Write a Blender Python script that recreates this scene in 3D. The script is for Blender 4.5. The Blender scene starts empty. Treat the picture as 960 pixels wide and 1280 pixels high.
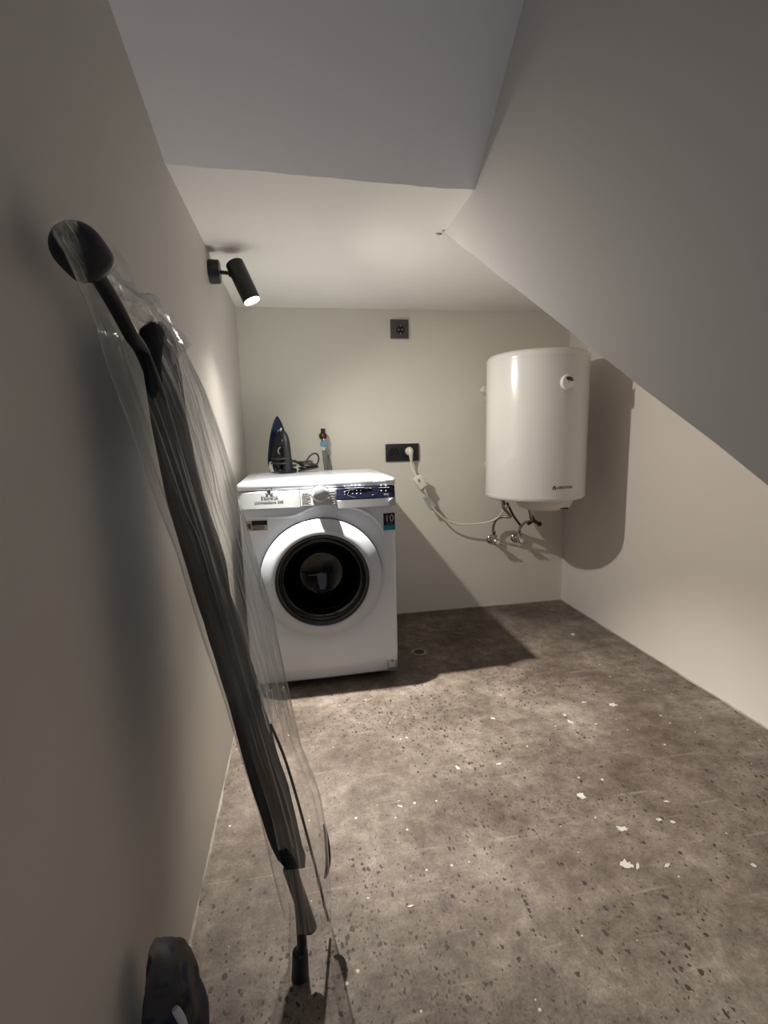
import bpy, bmesh, math, random
from mathutils import Vector, Matrix, noise
random.seed(7)
PI = math.pi
S = bpy.context.scene
COL = S.collection

# ------------------------------------------------------------ camera
F = 607.348
YAW, PITCH, ROLL = 0.16719, 0.15973, -0.0256
CAM = Vector((0.27514, -2.60307, 1.02107))
fwd = Vector((math.sin(YAW)*math.cos(PITCH), math.cos(YAW)*math.cos(PITCH), -math.sin(PITCH)))
r0 = Vector((math.cos(YAW), -math.sin(YAW), 0)); u0 = r0.cross(fwd)
RT = r0*math.cos(ROLL) + u0*math.sin(ROLL)
UP = u0*math.cos(ROLL) - r0*math.sin(ROLL)
cam = bpy.data.objects.new('camera', bpy.data.cameras.new('camera'))
COL.objects.link(cam)
m3 = Matrix((RT, UP, -fwd)).transposed()
cam.matrix_world = Matrix.Translation(CAM) @ m3.to_4x4()
cam.data.sensor_fit = 'HORIZONTAL'; cam.data.sensor_width = 36.0
cam.data.lens = F/960*36; cam.data.clip_start = 0.02
S.camera = cam

def bp(px, py, axis, val):
    """point of the world plane axis = val that lies under a pixel of the photograph"""
    d = fwd + RT*((px-480)/F) - UP*((py-640)/F)
    return CAM + d*((val-CAM[axis])/d[axis])

# ------------------------------------------------------------ view, world, light
S.view_settings.view_transform = 'Standard'; S.view_settings.look = 'None'
S.view_settings.gamma = 1.0; S.view_settings.use_curve_mapping = False
S.view_settings.exposure = 1.52
w = bpy.data.worlds.new('world'); S.world = w; w.use_nodes = True
w.node_tree.nodes['Background'].inputs[0].default_value = (0.80, 0.82, 1.0, 1)
w.node_tree.nodes['Background'].inputs[1].default_value = 0.19

def spot(name, loc, d, power, size, blend, rad, color):
    l = bpy.data.lights.new(name, 'SPOT'); l.energy = power; l.spot_size = math.radians(size)
    l.spot_blend = blend; l.shadow_soft_size = rad; l.color = color
    o = bpy.data.objects.new(name, l); COL.objects.link(o); o.location = loc
    o.rotation_euler = Vector(d).to_track_quat('-Z', 'Y').to_euler(); return o
LAMP_TOP = Vector((0.085, -0.745, 1.618)); LAMP_END = Vector((0.139, -0.768, 1.487))
LDIR = (LAMP_END-LAMP_TOP).normalized()
WARM = (1.0, 0.94, 0.85)
spot('spot_lamp_wide_light', LAMP_END+LDIR*0.004, LDIR + Vector((0.42, 0.02, 0)), 16.5, 160, 1.0, 0.014, WARM)
spot('spot_lamp_beam_light', LAMP_END+LDIR*0.004, LDIR + Vector((-0.03, -0.05, 0)), 92, 76, 1.0, 0.014, WARM)

# ------------------------------------------------------------ materials
def newmat(name):
    m = bpy.data.materials.new(name); m.use_nodes = True
    return m, m.node_tree, m.node_tree.nodes['Principled BSDF']
def mat(name, col, rough=0.5, metal=0.0, bump=0.0, bscale=200.0, var=0.06, vscale=8.0, coat=0.0, alpha=1.0, emit=None, spec=0.5):
    m, nt, b = newmat(name); N, L = nt.nodes, nt.links
    tc = N.new('ShaderNodeTexCoord')
    nz = N.new('ShaderNodeTexNoise'); nz.inputs['Scale'].default_value = vscale; nz.inputs['Detail'].default_value = 4
    L.new(tc.outputs['Object'], nz.inputs['Vector'])
    mr = N.new('ShaderNodeMapRange'); mr.inputs[3].default_value = 1-var; mr.inputs[4].default_value = 1+var
    L.new(nz.outputs['Fac'], mr.inputs[0])
    mx = N.new('ShaderNodeMix'); mx.data_type = 'RGBA'; mx.blend_type = 'MULTIPLY'; mx.inputs[0].default_value = 1
    mx.inputs[6].default_value = (*col, 1); L.new(mr.outputs[0], mx.inputs[7]); L.new(mx.outputs[2], b.inputs['Base Color'])
    b.inputs['Roughness'].default_value = rough; b.inputs['Metallic'].default_value = metal
    b.inputs['Coat Weight'].default_value = coat; b.inputs['Alpha'].default_value = alpha
    b.inputs['Specular IOR Level'].default_value = spec
    if emit: b.inputs['Emission Color'].default_value = (*emit[0], 1); b.inputs['Emission Strength'].default_value = emit[1]
    if bump:
        n2 = N.new('ShaderNodeTexNoise'); n2.inputs['Scale'].default_value = bscale; n2.inputs['Detail'].default_value = 5
        L.new(tc.outputs['Object'], n2.inputs['Vector'])
        bm_ = N.new('ShaderNodeBump'); bm_.inputs['Strength'].default_value = bump; bm_.inputs['Distance'].default_value = 0.004
        L.new(n2.outputs['Fac'], bm_.inputs['Height']); L.new(bm_.outputs[0], b.inputs['Normal'])
    return m

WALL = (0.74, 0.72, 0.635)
M_wall = mat('wall_paint', WALL, 0.62, bump=0.10, bscale=25, var=0.05, vscale=2.5)
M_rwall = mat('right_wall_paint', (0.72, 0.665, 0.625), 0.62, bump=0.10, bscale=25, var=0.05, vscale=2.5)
M_side = mat('stair_side_shaded', (0.52, 0.498, 0.475), 0.7, bump=0.12, bscale=40, var=0.04, vscale=3)  # wall paint in a darker tone, so the stair side looks less lit
M_lwall = mat('left_wall_shaded', (0.58, 0.55, 0.505), 0.62, bump=0.10, bscale=25, var=0.05, vscale=2.5)  # wall paint darkened, the ironing board's shade put into its colour
M_ceil = mat('ceiling_paint', (0.88, 0.85, 0.80), 0.7, bump=0.12, bscale=20, var=0.04, vscale=3)
M_slope = mat('slope_paint', (0.74, 0.745, 0.76), 0.75, bump=0.15, bscale=40, var=0.04, vscale=3)
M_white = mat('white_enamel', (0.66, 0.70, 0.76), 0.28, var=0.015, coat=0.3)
M_door = mat('door_enamel', (0.52, 0.555, 0.60), 0.35, var=0.015)
M_boiler = mat('boiler_enamel', (0.74, 0.73, 0.70), 0.22, var=0.015, coat=0.35)
M_plastic = mat('white_plastic', (0.72, 0.69, 0.62), 0.4, var=0.03)
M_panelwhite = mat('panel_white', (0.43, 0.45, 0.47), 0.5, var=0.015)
M_display = mat('display_navy', (0.008, 0.011, 0.026), 0.3, var=0.1, spec=0.25)
M_darkrim = mat('dark_rim', (0.018, 0.019, 0.021), 0.3, var=0.1)
M_black = mat('black_metal', (0.009, 0.009, 0.010), 0.42, var=0.1)
M_blackpl = mat('black_plastic', (0.007, 0.007, 0.009), 0.18, var=0.1, spec=0.4)
M_rubber = mat('black_rubber', (0.011, 0.012, 0.016), 0.5, var=0.2, bump=0.2, bscale=300)
M_cord = mat('cord_rubber', (0.02, 0.019, 0.018), 0.5, var=0.2)
M_fabric = mat('board_fabric', (0.010, 0.012, 0.017), 0.95, bump=0.9, bscale=60, var=0.35, vscale=14, spec=0.15)
M_tube = mat('frame_tube', (0.015, 0.017, 0.022), 0.35, var=0.1, metal=0.3)
M_chrome = mat('chrome', (0.62, 0.60, 0.57), 0.14, metal=1.0, var=0.03)
M_braid = mat('braided_steel', (0.42, 0.40, 0.37), 0.35, metal=1.0, var=0.3, vscale=400)
M_brass = mat('dark_brass', (0.10, 0.065, 0.045), 0.35, metal=0.8, var=0.2, vscale=30)
M_bluepl = mat('blue_plastic', (0.14, 0.40, 0.62), 0.4, var=0.05)
M_greyhose = mat('grey_hose', (0.22, 0.22, 0.22), 0.5, var=0.06)
M_sockgrey = mat('socket_graphite', (0.075, 0.073, 0.070), 0.35, var=0.08)
M_sockdark = mat('socket_charcoal', (0.018, 0.018, 0.021), 0.35, var=0.08)
M_sockhole = mat('socket_hole', (0.006, 0.006, 0.006), 0.4)
M_drum = mat('drum_steel', (0.30, 0.30, 0.32), 0.3, metal=0.9, var=0.1, vscale=60)
M_ink = mat('ink_black', (0.02, 0.02, 0.02), 0.5, spec=0.1)
M_inkgrey = mat('ink_grey', (0.16, 0.17, 0.20), 0.5, spec=0.1)
M_inkwhite = mat('ink_white', (0.62, 0.66, 0.72), 0.5)
M_inkpale = mat('ink_pale', (0.42, 0.42, 0.40), 0.5, spec=0.1)
M_teal = mat('teal_print', (0.02, 0.20, 0.24), 0.4, spec=0.1)
M_beige = mat('label_beige', (0.42, 0.36, 0.30), 0.5, spec=0.1)
M_paper = mat('tag_paper', (0.52, 0.53, 0.52), 0.6, var=0.1, vscale=60)
M_dial = mat('gauge_face', (0.05, 0.045, 0.04), 0.3)
M_sole = mat('soleplate_steel', (0.07, 0.11, 0.20), 0.25, metal=1.0, var=0.1)
M_pearl = mat('iron_pearl', (0.70, 0.66, 0.58), 0.3, var=0.02)
M_lens = mat('lamp_lens', (1, 1, 1), 0.3, emit=((1.0, 0.93, 0.82), 9.0))
M_gap = mat('shadow_gap', (0.01, 0.01, 0.01), 0.6)
M_chip = mat('white_paint_splash', (0.47, 0.44, 0.42), 0.5, var=0.08, vscale=60)
M_rim = mat('worn_rim', (0.27, 0.235, 0.20), 0.8, var=0.4, vscale=60, bump=0.5, bscale=150)
M_filler = mat('joint_filler', (0.33, 0.305, 0.275), 0.8, var=0.35, vscale=30, bump=0.5, bscale=120)

def m_floor():
    m, nt, b = newmat('ground_concrete'); N, L = nt.nodes, nt.links
    tc = N.new('ShaderNodeTexCoord'); O = tc.outputs['Object']
    def nzz(sc, det=6, rough=0.6, off=0):
        mp = N.new('ShaderNodeMapping'); mp.inputs['Location'].default_value = (off, off*1.7, 0); L.new(O, mp.inputs[0])
        n = N.new('ShaderNodeTexNoise'); n.inputs['Scale'].default_value = sc; n.inputs['Detail'].default_value = det
        n.inputs['Roughness'].default_value = rough; L.new(mp.outputs[0], n.inputs['Vector']); return n.outputs['Fac']
    def ramp(src, stops):
        r = N.new('ShaderNodeValToRGB'); e = r.color_ramp.elements
        e[0].position, e[0].color = stops[0][0], (*stops[0][1], 1); e[1].position, e[1].color = stops[-1][0], (*stops[-1][1], 1)
        for p, c in stops[1:-1]:
            q = e.new(p); q.color = (*c, 1)
        L.new(src, r.inputs[0]); return r.outputs[0]
    def mix(fac, a, bb, mode='MIX'):
        x = N.new('ShaderNodeMix'); x.data_type = 'RGBA'; x.blend_type = mode
        if isinstance(fac, (int, float)): x.inputs[0].default_value = fac
        else: L.new(fac, x.inputs[0])
        for i, v in ((6, a), (7, bb)):
            if isinstance(v, tuple): x.inputs[i].default_value = (*v, 1)
            else: L.new(v, x.inputs[i])
        return x.outputs[2]
    def math_(op, a, bb=None):
        x = N.new('ShaderNodeMath'); x.operation = op
        for i, v in ((0, a), (1, bb)):
            if v is None: continue
            if isinstance(v, (int, float)): x.inputs[i].default_value = v
            else: L.new(v, x.inputs[i])
        return x.outputs[0]
    base = ramp(nzz(3.2, 8, .65), [(0.32, (0.088, 0.066, 0.053)), (0.46, (0.132, 0.105, 0.087)), (0.58, (0.182, 0.151, 0.127)), (0.72, (0.27, 0.233, 0.20))])
    base = mix(0.75, base, ramp(nzz(22, 8, .72, 3), [(0.30, (0.42, 0.40, 0.38)), (0.52, (1, 1, 1)), (0.70, (1.6, 1.6, 1.6))]), 'MULTIPLY')
    base = mix(0.5, base, ramp(nzz(150, 3, .7, 5), [(0.35, (0.6, 0.6, 0.6)), (0.7, (1.35, 1.35, 1.35))]), 'MULTIPLY')
    # exposed aggregate: dark angular stones, gathered where the slab was ground deepest
    def stones(sc, lo, seed, maskscale, mlo, mhi, keep):
        mp = N.new('ShaderNodeMapping'); mp.inputs['Scale'].default_value = (1.0, 0.72, 1); mp.inputs['Location'].default_value = (seed, seed*.3, 0); L.new(O, mp.inputs[0])
        wn = N.new('ShaderNodeTexNoise'); wn.inputs['Scale'].default_value = sc*1.4; L.new(mp.outputs[0], wn.inputs['Vector'])
        wv = N.new('ShaderNodeVectorMath'); wv.operation = 'SCALE'; wv.inputs['Scale'].default_value = 1.0/sc; L.new(wn.outputs['Color'], wv.inputs[0])
        ad = N.new('ShaderNodeVectorMath'); ad.operation = 'ADD'; L.new(mp.outputs[0], ad.inputs[0]); L.new(wv.outputs[0], ad.inputs[1])
        v = N.new('ShaderNodeTexVoronoi'); v.inputs['Scale'].default_value = sc; L.new(ad.outputs[0], v.inputs['Vector'])
        sx = N.new('ShaderNodeSeparateColor'); L.new(v.outputs['Color'], sx.inputs[0])
        thr = math_('MULTIPLY', sx.outputs[0], lo)
        inside = math_('LESS_THAN', v.outputs['Distance'], thr)
        mk = N.new('ShaderNodeMapRange'); mk.inputs[1].default_value = mlo; mk.inputs[2].default_value = mhi
        L.new(nzz(maskscale, 3, .5, seed+9), mk.inputs[0])
        kp = math_('LESS_THAN', sx.outputs[1], math_('MULTIPLY', mk.outputs[0], keep))
        return math_('MULTIPLY', inside, kp), sx.outputs[2]
    s1, c1 = stones(92, 0.46, 1.0, 2.4, 0.42, 0.66, 0.6)
    s2, c2 = stones(150, 0.42, 4.0, 2.2, 0.38, 0.66, 0.6)
    stc = ramp(c1, [(0.0, (0.022, 0.018, 0.016)), (0.6, (0.04, 0.032, 0.027)), (1.0, (0.075, 0.052, 0.04))])
    base = mix(math_('MULTIPLY', s1, .93), base, stc)
    base = mix(math_('MULTIPLY', s2, .8), base, (0.045, 0.036, 0.03))
    # pale specks
    vs = N.new('ShaderNodeTexVoronoi'); vs.inputs['Scale'].default_value = 48; L.new(O, vs.inputs['Vector'])
    sp = N.new('ShaderNodeSeparateColor'); L.new(vs.outputs['Color'], sp.inputs[0])
    spk = math_('MULTIPLY', math_('LESS_THAN', vs.outputs['Distance'], math_('MULTIPLY', sp.outputs[1], .22)), math_('GREATER_THAN', sp.outputs[0], .90))
    base = mix(math_('MULTIPLY', spk, .8), base, (0.50, 0.47, 0.43))
    # scratches and trowel marks
    mp = N.new('ShaderNodeMapping'); mp.inputs['Rotation'].default_value = (0, 0, 0.6); mp.inputs['Scale'].default_value = (3, 40, 1); L.new(O, mp.inputs[0])
    sn = N.new('ShaderNodeTexNoise'); sn.inputs['Scale'].default_value = 1.5; sn.inputs['Detail'].default_value = 6; L.new(mp.outputs[0], sn.inputs['Vector'])
    base = mix(math_('MULTIPLY', ramp(sn.outputs['Fac'], [(0.62, (0, 0, 0)), (0.75, (1, 1, 1))]), .25), base, (0.42, 0.38, 0.33))
    L.new(base, b.inputs['Base Color'])
    rr = N.new('ShaderNodeMapRange'); rr.inputs[3].default_value = 0.50; rr.inputs[4].default_value = 0.72; b.inputs['Specular IOR Level'].default_value = .30; L.new(nzz(9, 5, .6, 2), rr.inputs[0]); L.new(rr.outputs[0], b.inputs['Roughness'])
    bu = N.new('ShaderNodeBump'); bu.inputs['Strength'].default_value = 0.55; bu.inputs['Distance'].default_value = 0.004
    h = math_('SUBTRACT', math_('ADD', nzz(60, 6, .7, 7), math_('MULTIPLY', nzz(7, 3, .5, 8), 2.0)), math_('MULTIPLY', s1, .35))
    L.new(h, bu.inputs['Height']); L.new(bu.outputs[0], b.inputs['Normal'])
    return m
M_floor = m_floor()

def m_film(name, base, amp):
    m, nt, b = newmat(name); N, L = nt.nodes, nt.links
    N.remove(b); out = N['Material Output']
    uv = N.new('ShaderNodeUVMap'); uv.uv_map = 'UVMap'
    def streak(su, sv, det, lo, hi, off):
        mp = N.new('ShaderNodeMapping'); mp.inputs['Scale'].default_value = (su, sv, 1); mp.inputs['Location'].default_value = (off, off, off); L.new(uv.outputs[0], mp.inputs[0])
        n = N.new('ShaderNodeTexNoise'); n.inputs['Scale'].default_value = 1; n.inputs['Detail'].default_value = det; n.inputs['Roughness'].default_value = .6; n.inputs['Distortion'].default_value = .4
        L.new(mp.outputs[0], n.inputs['Vector'])
        r = N.new('ShaderNodeMapRange'); r.inputs[1].default_value = lo; r.inputs[2].default_value = hi; L.new(n.outputs['Fac'], r.inputs[0]); return r.outputs[0], n.outputs['Fac']
    a, ah = streak(40, 1.6, 5, .58, .68, 0)  # whiter streaks painted into the film as highlights along its folds
    c, ch = streak(14, 1.2, 3, .50, .80, 5)
    mm = N.new('ShaderNodeMath'); mm.operation = 'MULTIPLY_ADD'; L.new(a, mm.inputs[0]); mm.inputs[1].default_value = amp; 
    m2 = N.new('ShaderNodeMath'); m2.operation = 'MULTIPLY_ADD'; L.new(c, m2.inputs[0]); m2.inputs[1].default_value = .10; m2.inputs[2].default_value = base
    L.new(m2.outputs[0], mm.inputs[2])
    tr = N.new('ShaderNodeBsdfTransparent'); tr.inputs[0].default_value = (.95, .95, .95, 1)
    gl = N.new('ShaderNodeBsdfGlossy'); gl.inputs['Roughness'].default_value = .16; gl.inputs[0].default_value = (.95, .95, .95, 1)
    df = N.new('ShaderNodeBsdfDiffuse'); df.inputs[0].default_value = (.88, .88, .88, 1)
    tl = N.new('ShaderNodeBsdfTranslucent'); tl.inputs[0].default_value = (.88, .88, .88, 1)
    bu = N.new('ShaderNodeBump'); bu.inputs['Strength'].default_value = .8; bu.inputs['Distance'].default_value = .004
    L.new(ah, bu.inputs['Height'])
    for s in (gl, df): L.new(bu.outputs[0], s.inputs['Normal'])
    x1 = N.new('ShaderNodeMixShader'); x1.inputs[0].default_value = .5; L.new(df.outputs[0], x1.inputs[1]); L.new(tl.outputs[0], x1.inputs[2])
    x2 = N.new('ShaderNodeMixShader'); x2.inputs[0].default_value = .45; L.new(x1.outputs[0], x2.inputs[1]); L.new(gl.outputs[0], x2.inputs[2])
    x3 = N.new('ShaderNodeMixShader'); L.new(mm.outputs[0], x3.inputs[0]); L.new(tr.outputs[0], x3.inputs[1]); L.new(x2.outputs[0], x3.inputs[2])
    fr = N.new('ShaderNodeLayerWeight'); fr.inputs[0].default_value = .5; L.new(bu.outputs[0], fr.inputs['Normal'])
    fp = N.new('ShaderNodeMath'); fp.operation = 'POWER'; fp.inputs[1].default_value = 4; L.new(fr.outputs['Facing'], fp.inputs[0])
    fs = N.new('ShaderNodeMath'); fs.operation = 'MULTIPLY_ADD'; fs.inputs[1].default_value = .35; fs.inputs[2].default_value = .03; L.new(fp.outputs[0], fs.inputs[0])
    x4 = N.new('ShaderNodeMixShader'); L.new(fs.outputs[0], x4.inputs[0]); L.new(x3.outputs[0], x4.inputs[1]); L.new(gl.outputs[0], x4.inputs[2])
    L.new(x4.outputs[0], out.inputs[0]); return m
M_film = m_film('clear_film', .012, .48)
M_film2 = m_film('folded_film', .12, .92)
M_film3 = m_film('crumpled_film', .38, .60)

def m_glass():
    m, nt, b = newmat('smoked_glass'); N, L = nt.nodes, nt.links; N.remove(b)
    tr = N.new('ShaderNodeBsdfTransparent'); tr.inputs[0].default_value = (.10, .105, .12, 1)
    gl = N.new('ShaderNodeBsdfGlossy'); gl.inputs['Roughness'].default_value = .05
    lw = N.new('ShaderNodeLayerWeight'); fp = N.new('ShaderNodeMath'); fp.operation = 'POWER'; fp.inputs[1].default_value = 5; L.new(lw.outputs['Facing'], fp.inputs[0])
    fr = N.new('ShaderNodeMath'); fr.operation = 'MULTIPLY_ADD'; fr.inputs[1].default_value = .8; fr.inputs[2].default_value = .05; L.new(fp.outputs[0], fr.inputs[0])
    x = N.new('ShaderNodeMixShader'); L.new(fr.outputs[0], x.inputs[0]); L.new(tr.outputs[0], x.inputs[1]); L.new(gl.outputs[0], x.inputs[2])
    L.new(x.outputs[0], N['Material Output'].inputs[0]); return m
M_glass = m_glass()

def m_sack():
    m, nt, b = newmat('sack_plastic'); N, L = nt.nodes, nt.links
    tc = N.new('ShaderNodeTexCoord')
    n = N.new('ShaderNodeTexNoise'); n.inputs['Scale'].default_value = 26; n.inputs['Detail'].default_value = 6; L.new(tc.outputs['Object'], n.inputs['Vector'])
    sx = N.new('ShaderNodeSeparateXYZ'); L.new(tc.outputs['Object'], sx.inputs[0])
    # builder's dust lies thicker on the folded top
    ad = N.new('ShaderNodeMath'); ad.operation = 'MULTIPLY_ADD'; L.new(sx.outputs[2], ad.inputs[0]); ad.inputs[1].default_value = 2.0; L.new(n.outputs['Fac'], ad.inputs[2])
    r = N.new('ShaderNodeValToRGB'); e = r.color_ramp.elements
    e[0].position = .94; e[0].color = (.008, .013, .042, 1); e[1].position = 1.20; e[1].color = (.050, .047, .044, 1)
    L.new(ad.outputs[0], r.inputs[0]); L.new(r.outputs[0], b.inputs['Base Color'])
    b.inputs['Roughness'].default_value = .6
    bu = N.new('ShaderNodeBump'); bu.inputs['Strength'].default_value = .5; bu.inputs['Distance'].default_value = .01
    mp = N.new('ShaderNodeMapping'); mp.inputs['Scale'].default_value = (8, 8, 34); L.new(tc.outputs['Object'], mp.inputs[0])
    n2 = N.new('ShaderNodeTexNoise'); n2.inputs['Scale'].default_value = 1; L.new(mp.outputs[0], n2.inputs['Vector'])
    L.new(n2.outputs['Fac'], bu.inputs['Height']); L.new(bu.outputs[0], b.inputs['Normal']); return m
M_sack = m_sack()

# ------------------------------------------------------------ mesh helpers
def new(): return bmesh.new()
def obj(name, bm, m, parent=None, smooth=True, angle=40):
    bmesh.ops.recalc_face_normals(bm, faces=bm.faces)
    me = bpy.data.meshes.new(name); bm.to_mesh(me); bm.free()
    me.materials.append(m)
    if smooth:
        me.shade_smooth(); me.set_sharp_from_angle(angle=math.radians(angle))
    o = bpy.data.objects.new(name, me); COL.objects.link(o)
    if parent: o.parent = parent
    return o
def thing(name, label, cat, loc=(0, 0, 0), rz=0, group=None):
    o = bpy.data.objects.new(name, None); o.empty_display_size = .05; COL.objects.link(o)
    o.location = loc; o.rotation_euler = (0, 0, rz); o['label'] = label; o['category'] = cat
    if group: o['group'] = group
    return o
def tag(o, label, cat): o['label'] = label; o['category'] = cat; return o
def struct(name, bm, m, smooth=False):
    o = obj(name, bm, m, None, smooth); o['kind'] = 'structure'; return o
def box(bm, lo, hi, bev=0.0, seg=2, mtx=None):
    c = [(a+b)/2 for a, b in zip(lo, hi)]; s = [abs(b-a) for a, b in zip(lo, hi)]
    g = bmesh.ops.create_cube(bm, size=1.0)['verts']
    for v in g: v.co = Vector((v.co.x*s[0]+c[0], v.co.y*s[1]+c[1], v.co.z*s[2]+c[2]))
    if bev:
        ed = list({e for v in g for e in v.link_edges})
        r = bmesh.ops.bevel(bm, geom=ed, offset=bev, segments=seg, affect='EDGES', profile=.5)
        g = list({v for f in r['faces'] for v in f.verts} | {v for v in g if v.is_valid})
    if mtx:
        for v in g: v.co = mtx @ v.co
    return g
def frame_of(d):
    d = Vector(d).normalized(); a = Vector((0, 0, 1)) if abs(d.z) < .9 else Vector((1, 0, 0))
    x = a.cross(d).normalized(); return x, d.cross(x), d
def lathe(bm, prof, origin, axis, seg=48, sx=1.0, sy=1.0, capa=True, capb=True, up=None):
    """prof: list of (radius, height along axis)"""
    x, y, d = frame_of(axis)
    rings = []
    for r, h in prof:
        rings.append([bm.verts.new(Vector(origin)+d*h+x*(r*sx*math.cos(2*PI*k/seg))+y*(r*sy*math.sin(2*PI*k/seg))) for k in range(seg)])
    for a, b in zip(rings, rings[1:]):
        for k in range(seg): bm.faces.new((a[k], a[(k+1) % seg], b[(k+1) % seg], b[k]))
    if capa and prof[0][0] > 1e-6: bm.faces.new(rings[0])
    if capb and prof[-1][0] > 1e-6: bm.faces.new(rings[-1][::-1])
    return rings
def cyl(bm, a, b, r, r2=None, seg=24, bev=0.0):
    a, b = Vector(a), Vector(b); L = (b-a).length; r2 = r if r2 is None else r2
    pr = [(r-bev, 0), (r, bev), (r2, L-bev), (r2-bev, L)] if bev else [(r, 0), (r2, L)]
    lathe(bm, pr, a, b-a, seg)
def smooth_path(pts, n=8, closed=False):
    P = [Vector(p) for p in pts]; out = []; m = len(P)
    rng = range(m) if closed else range(m-1)
    for i in rng:
        if closed: p0, p1, p2, p3 = P[(i-1) % m], P[i], P[(i+1) % m], P[(i+2) % m]
        else: p0, p1, p2, p3 = P[max(i-1, 0)], P[i], P[i+1], P[min(i+2, m-1)]
        for k in range(n):
            t = k/n
            out.append(.5*((2*p1)+(p2-p0)*t+(2*p0-5*p1+4*p2-p3)*t*t+(3*p1-p0-3*p2+p3)*t**3))
    if not closed: out.append(P[-1])
    return out
def tube(bm, pts, r, seg=10, n=8, straight=False):
    P = [Vector(p) for p in pts] if straight else smooth_path(pts, n)
    R = r if callable(r) else (lambda t: r)
    x = None; rings = []
    for i, p in enumerate(P):
        d = (P[min(i+1, len(P)-1)]-P[max(i-1, 0)]).normalized()
        if x is None: x = frame_of(d)[0]
        x = (x-d*x.dot(d)).normalized(); y = d.cross(x); rr = R(i/(len(P)-1))
        rings.append([bm.verts.new(p+x*rr*math.cos(2*PI*k/seg)+y*rr*math.sin(2*PI*k/seg)) for k in range(seg)])
    for a, b in zip(rings, rings[1:]):
        for k in range(seg): bm.faces.new((a[k], a[(k+1) % seg], b[(k+1) % seg], b[k]))
    bm.faces.new(rings[0]); bm.faces.new(rings[-1][::-1])
def poly(bm, pts): bm.faces.new([bm.verts.new(p) for p in pts])
def extrude_poly(bm, pts, off):
    off = Vector(off); a = [bm.verts.new(p) for p in pts]; b = [bm.verts.new(Vector(p)+off) for p in pts]; n = len(pts)
    bm.faces.new(a); bm.faces.new(b[::-1])
    for i in range(n): bm.faces.new((a[i], b[i], b[(i+1) % n], a[(i+1) % n]))
def ellipsoid(bm, c, r, seg=20, mtx=None):
    g = bmesh.ops.create_uvsphere(bm, u_segments=seg, v_segments=seg//2, radius=1)['verts']
    for v in g:
        v.co = Vector((v.co.x*r[0], v.co.y*r[1], v.co.z*r[2]))
        if mtx: v.co = mtx @ v.co
        v.co += Vector(c)
def text(name, body, size, loc, rot, m, parent, ext=0.0003, align='CENTER', sx=1.0, label=None):
    """flat lettering as a thin mesh; rot is a 3x3 matrix (x: reading direction, y: up)"""
    cu = bpy.data.curves.new(name, 'FONT'); cu.body = body; cu.size = size; cu.extrude = ext
    cu.align_x = align; cu.align_y = 'CENTER'; cu.resolution_u = 3
    t = bpy.data.objects.new(name, cu); COL.objects.link(t)
    dg = bpy.context.evaluated_depsgraph_get(); me = bpy.data.meshes.new_from_object(t.evaluated_get(dg))
    bpy.data.objects.remove(t)
    for v in me.vertices: v.co = rot @ Vector((v.co.x*sx, v.co.y, v.co.z)) + Vector(loc)
    me.materials.clear(); me.materials.append(m)
    o = bpy.data.objects.new(name, me); COL.objects.link(o); o.parent = parent
    if label: o['label'] = label
    return o
FRONT = Matrix(((1, 0, 0), (0, 0, -1), (0, 1, 0)))   # text in the XZ plane, facing -Y

# ------------------------------------------------------------ the room
W, C, XS = 1.787, 1.656, 0.77
YB = -3.6
def gridpoly(bm, P, nu, nv, fn=None):
    """bilinear patch P = (p00, p10, p11, p01)"""
    a, b, c, d = [Vector(p) for p in P]; V = []
    for j in range(nv+1):
        row = []
        for i in range(nu+1):
            u, v = i/nu, j/nv
            p = (a*(1-u)+b*u)*(1-v)+(d*(1-u)+c*u)*v
            if fn: p = fn(p, u, v)
            row.append(bm.verts.new(p))
        V.append(row)
    for j in range(nv):
        for i in range(nu): bm.faces.new((V[j][i], V[j][i+1], V[j+1][i+1], V[j+1][i]))
    return V
T = 0.10
bm = new(); box(bm, (-T, YB, -0.08), (W+T, T, 0)); fl = struct('floor', bm, M_floor)
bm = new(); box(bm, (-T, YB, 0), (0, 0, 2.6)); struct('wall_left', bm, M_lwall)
bm = new(); box(bm, (-T, 0, 0), (W+T, T, 2.6)); struct('wall_back', bm, M_wall)
bm = new(); box(bm, (W, YB, 0), (W+T, 0, 2.6)); struct('wall_right', bm, M_rwall)
# flat ceiling with its hand-made wavy front edge
def wav(x): return 0.010*noise.noise(Vector((x*7, 3.1, 0)))+0.004*noise.noise(Vector((x*30, 1.1, 0)))
N_ = 60
crease = []
for i in range(N_+1):
    x = XS*i/N_; crease.append(Vector((x, -1.287+(0.037)*(i/N_)+wav(x), C)))
bm = new()
low = [Vector(p) for p in crease] + [Vector((XS, -0.973, C)), Vector((W, -0.973, C)), Vector((W, 0, C)), Vector((0, 0, C))]
extrude_poly(bm, low, (0, 0, 0.12)); struct('ceiling', bm, M_ceil)
# sloping ceiling under the flight above: four rows of a twisted surface
rows = [crease]
for (ya, za, yb, zb) in ((-1.65, 1.757, -1.62, 1.948), (-2.2, 1.907, -2.15, 2.365), (-3.6, 2.29, -3.6, 2.5)):
    rows.append([Vector((0, ya, za)).lerp(Vector((XS, yb, zb)), i/N_) for i in range(N_+1)])
bm = new(); V = [[bm.verts.new(p) for p in r] for r in rows]; U = [[bm.verts.new(p+Vector((0, 0.02, .10))) for p in r] for r in rows]
for j in range(3):
    for i in range(N_):
        bm.faces.new((V[j][i], V[j][i+1], V[j+1][i+1], V[j+1][i])); bm.faces.new((U[j][i], U[j+1][i], U[j+1][i+1], U[j][i+1]))
o = struct('ceiling_slope', bm, M_slope, True)
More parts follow.
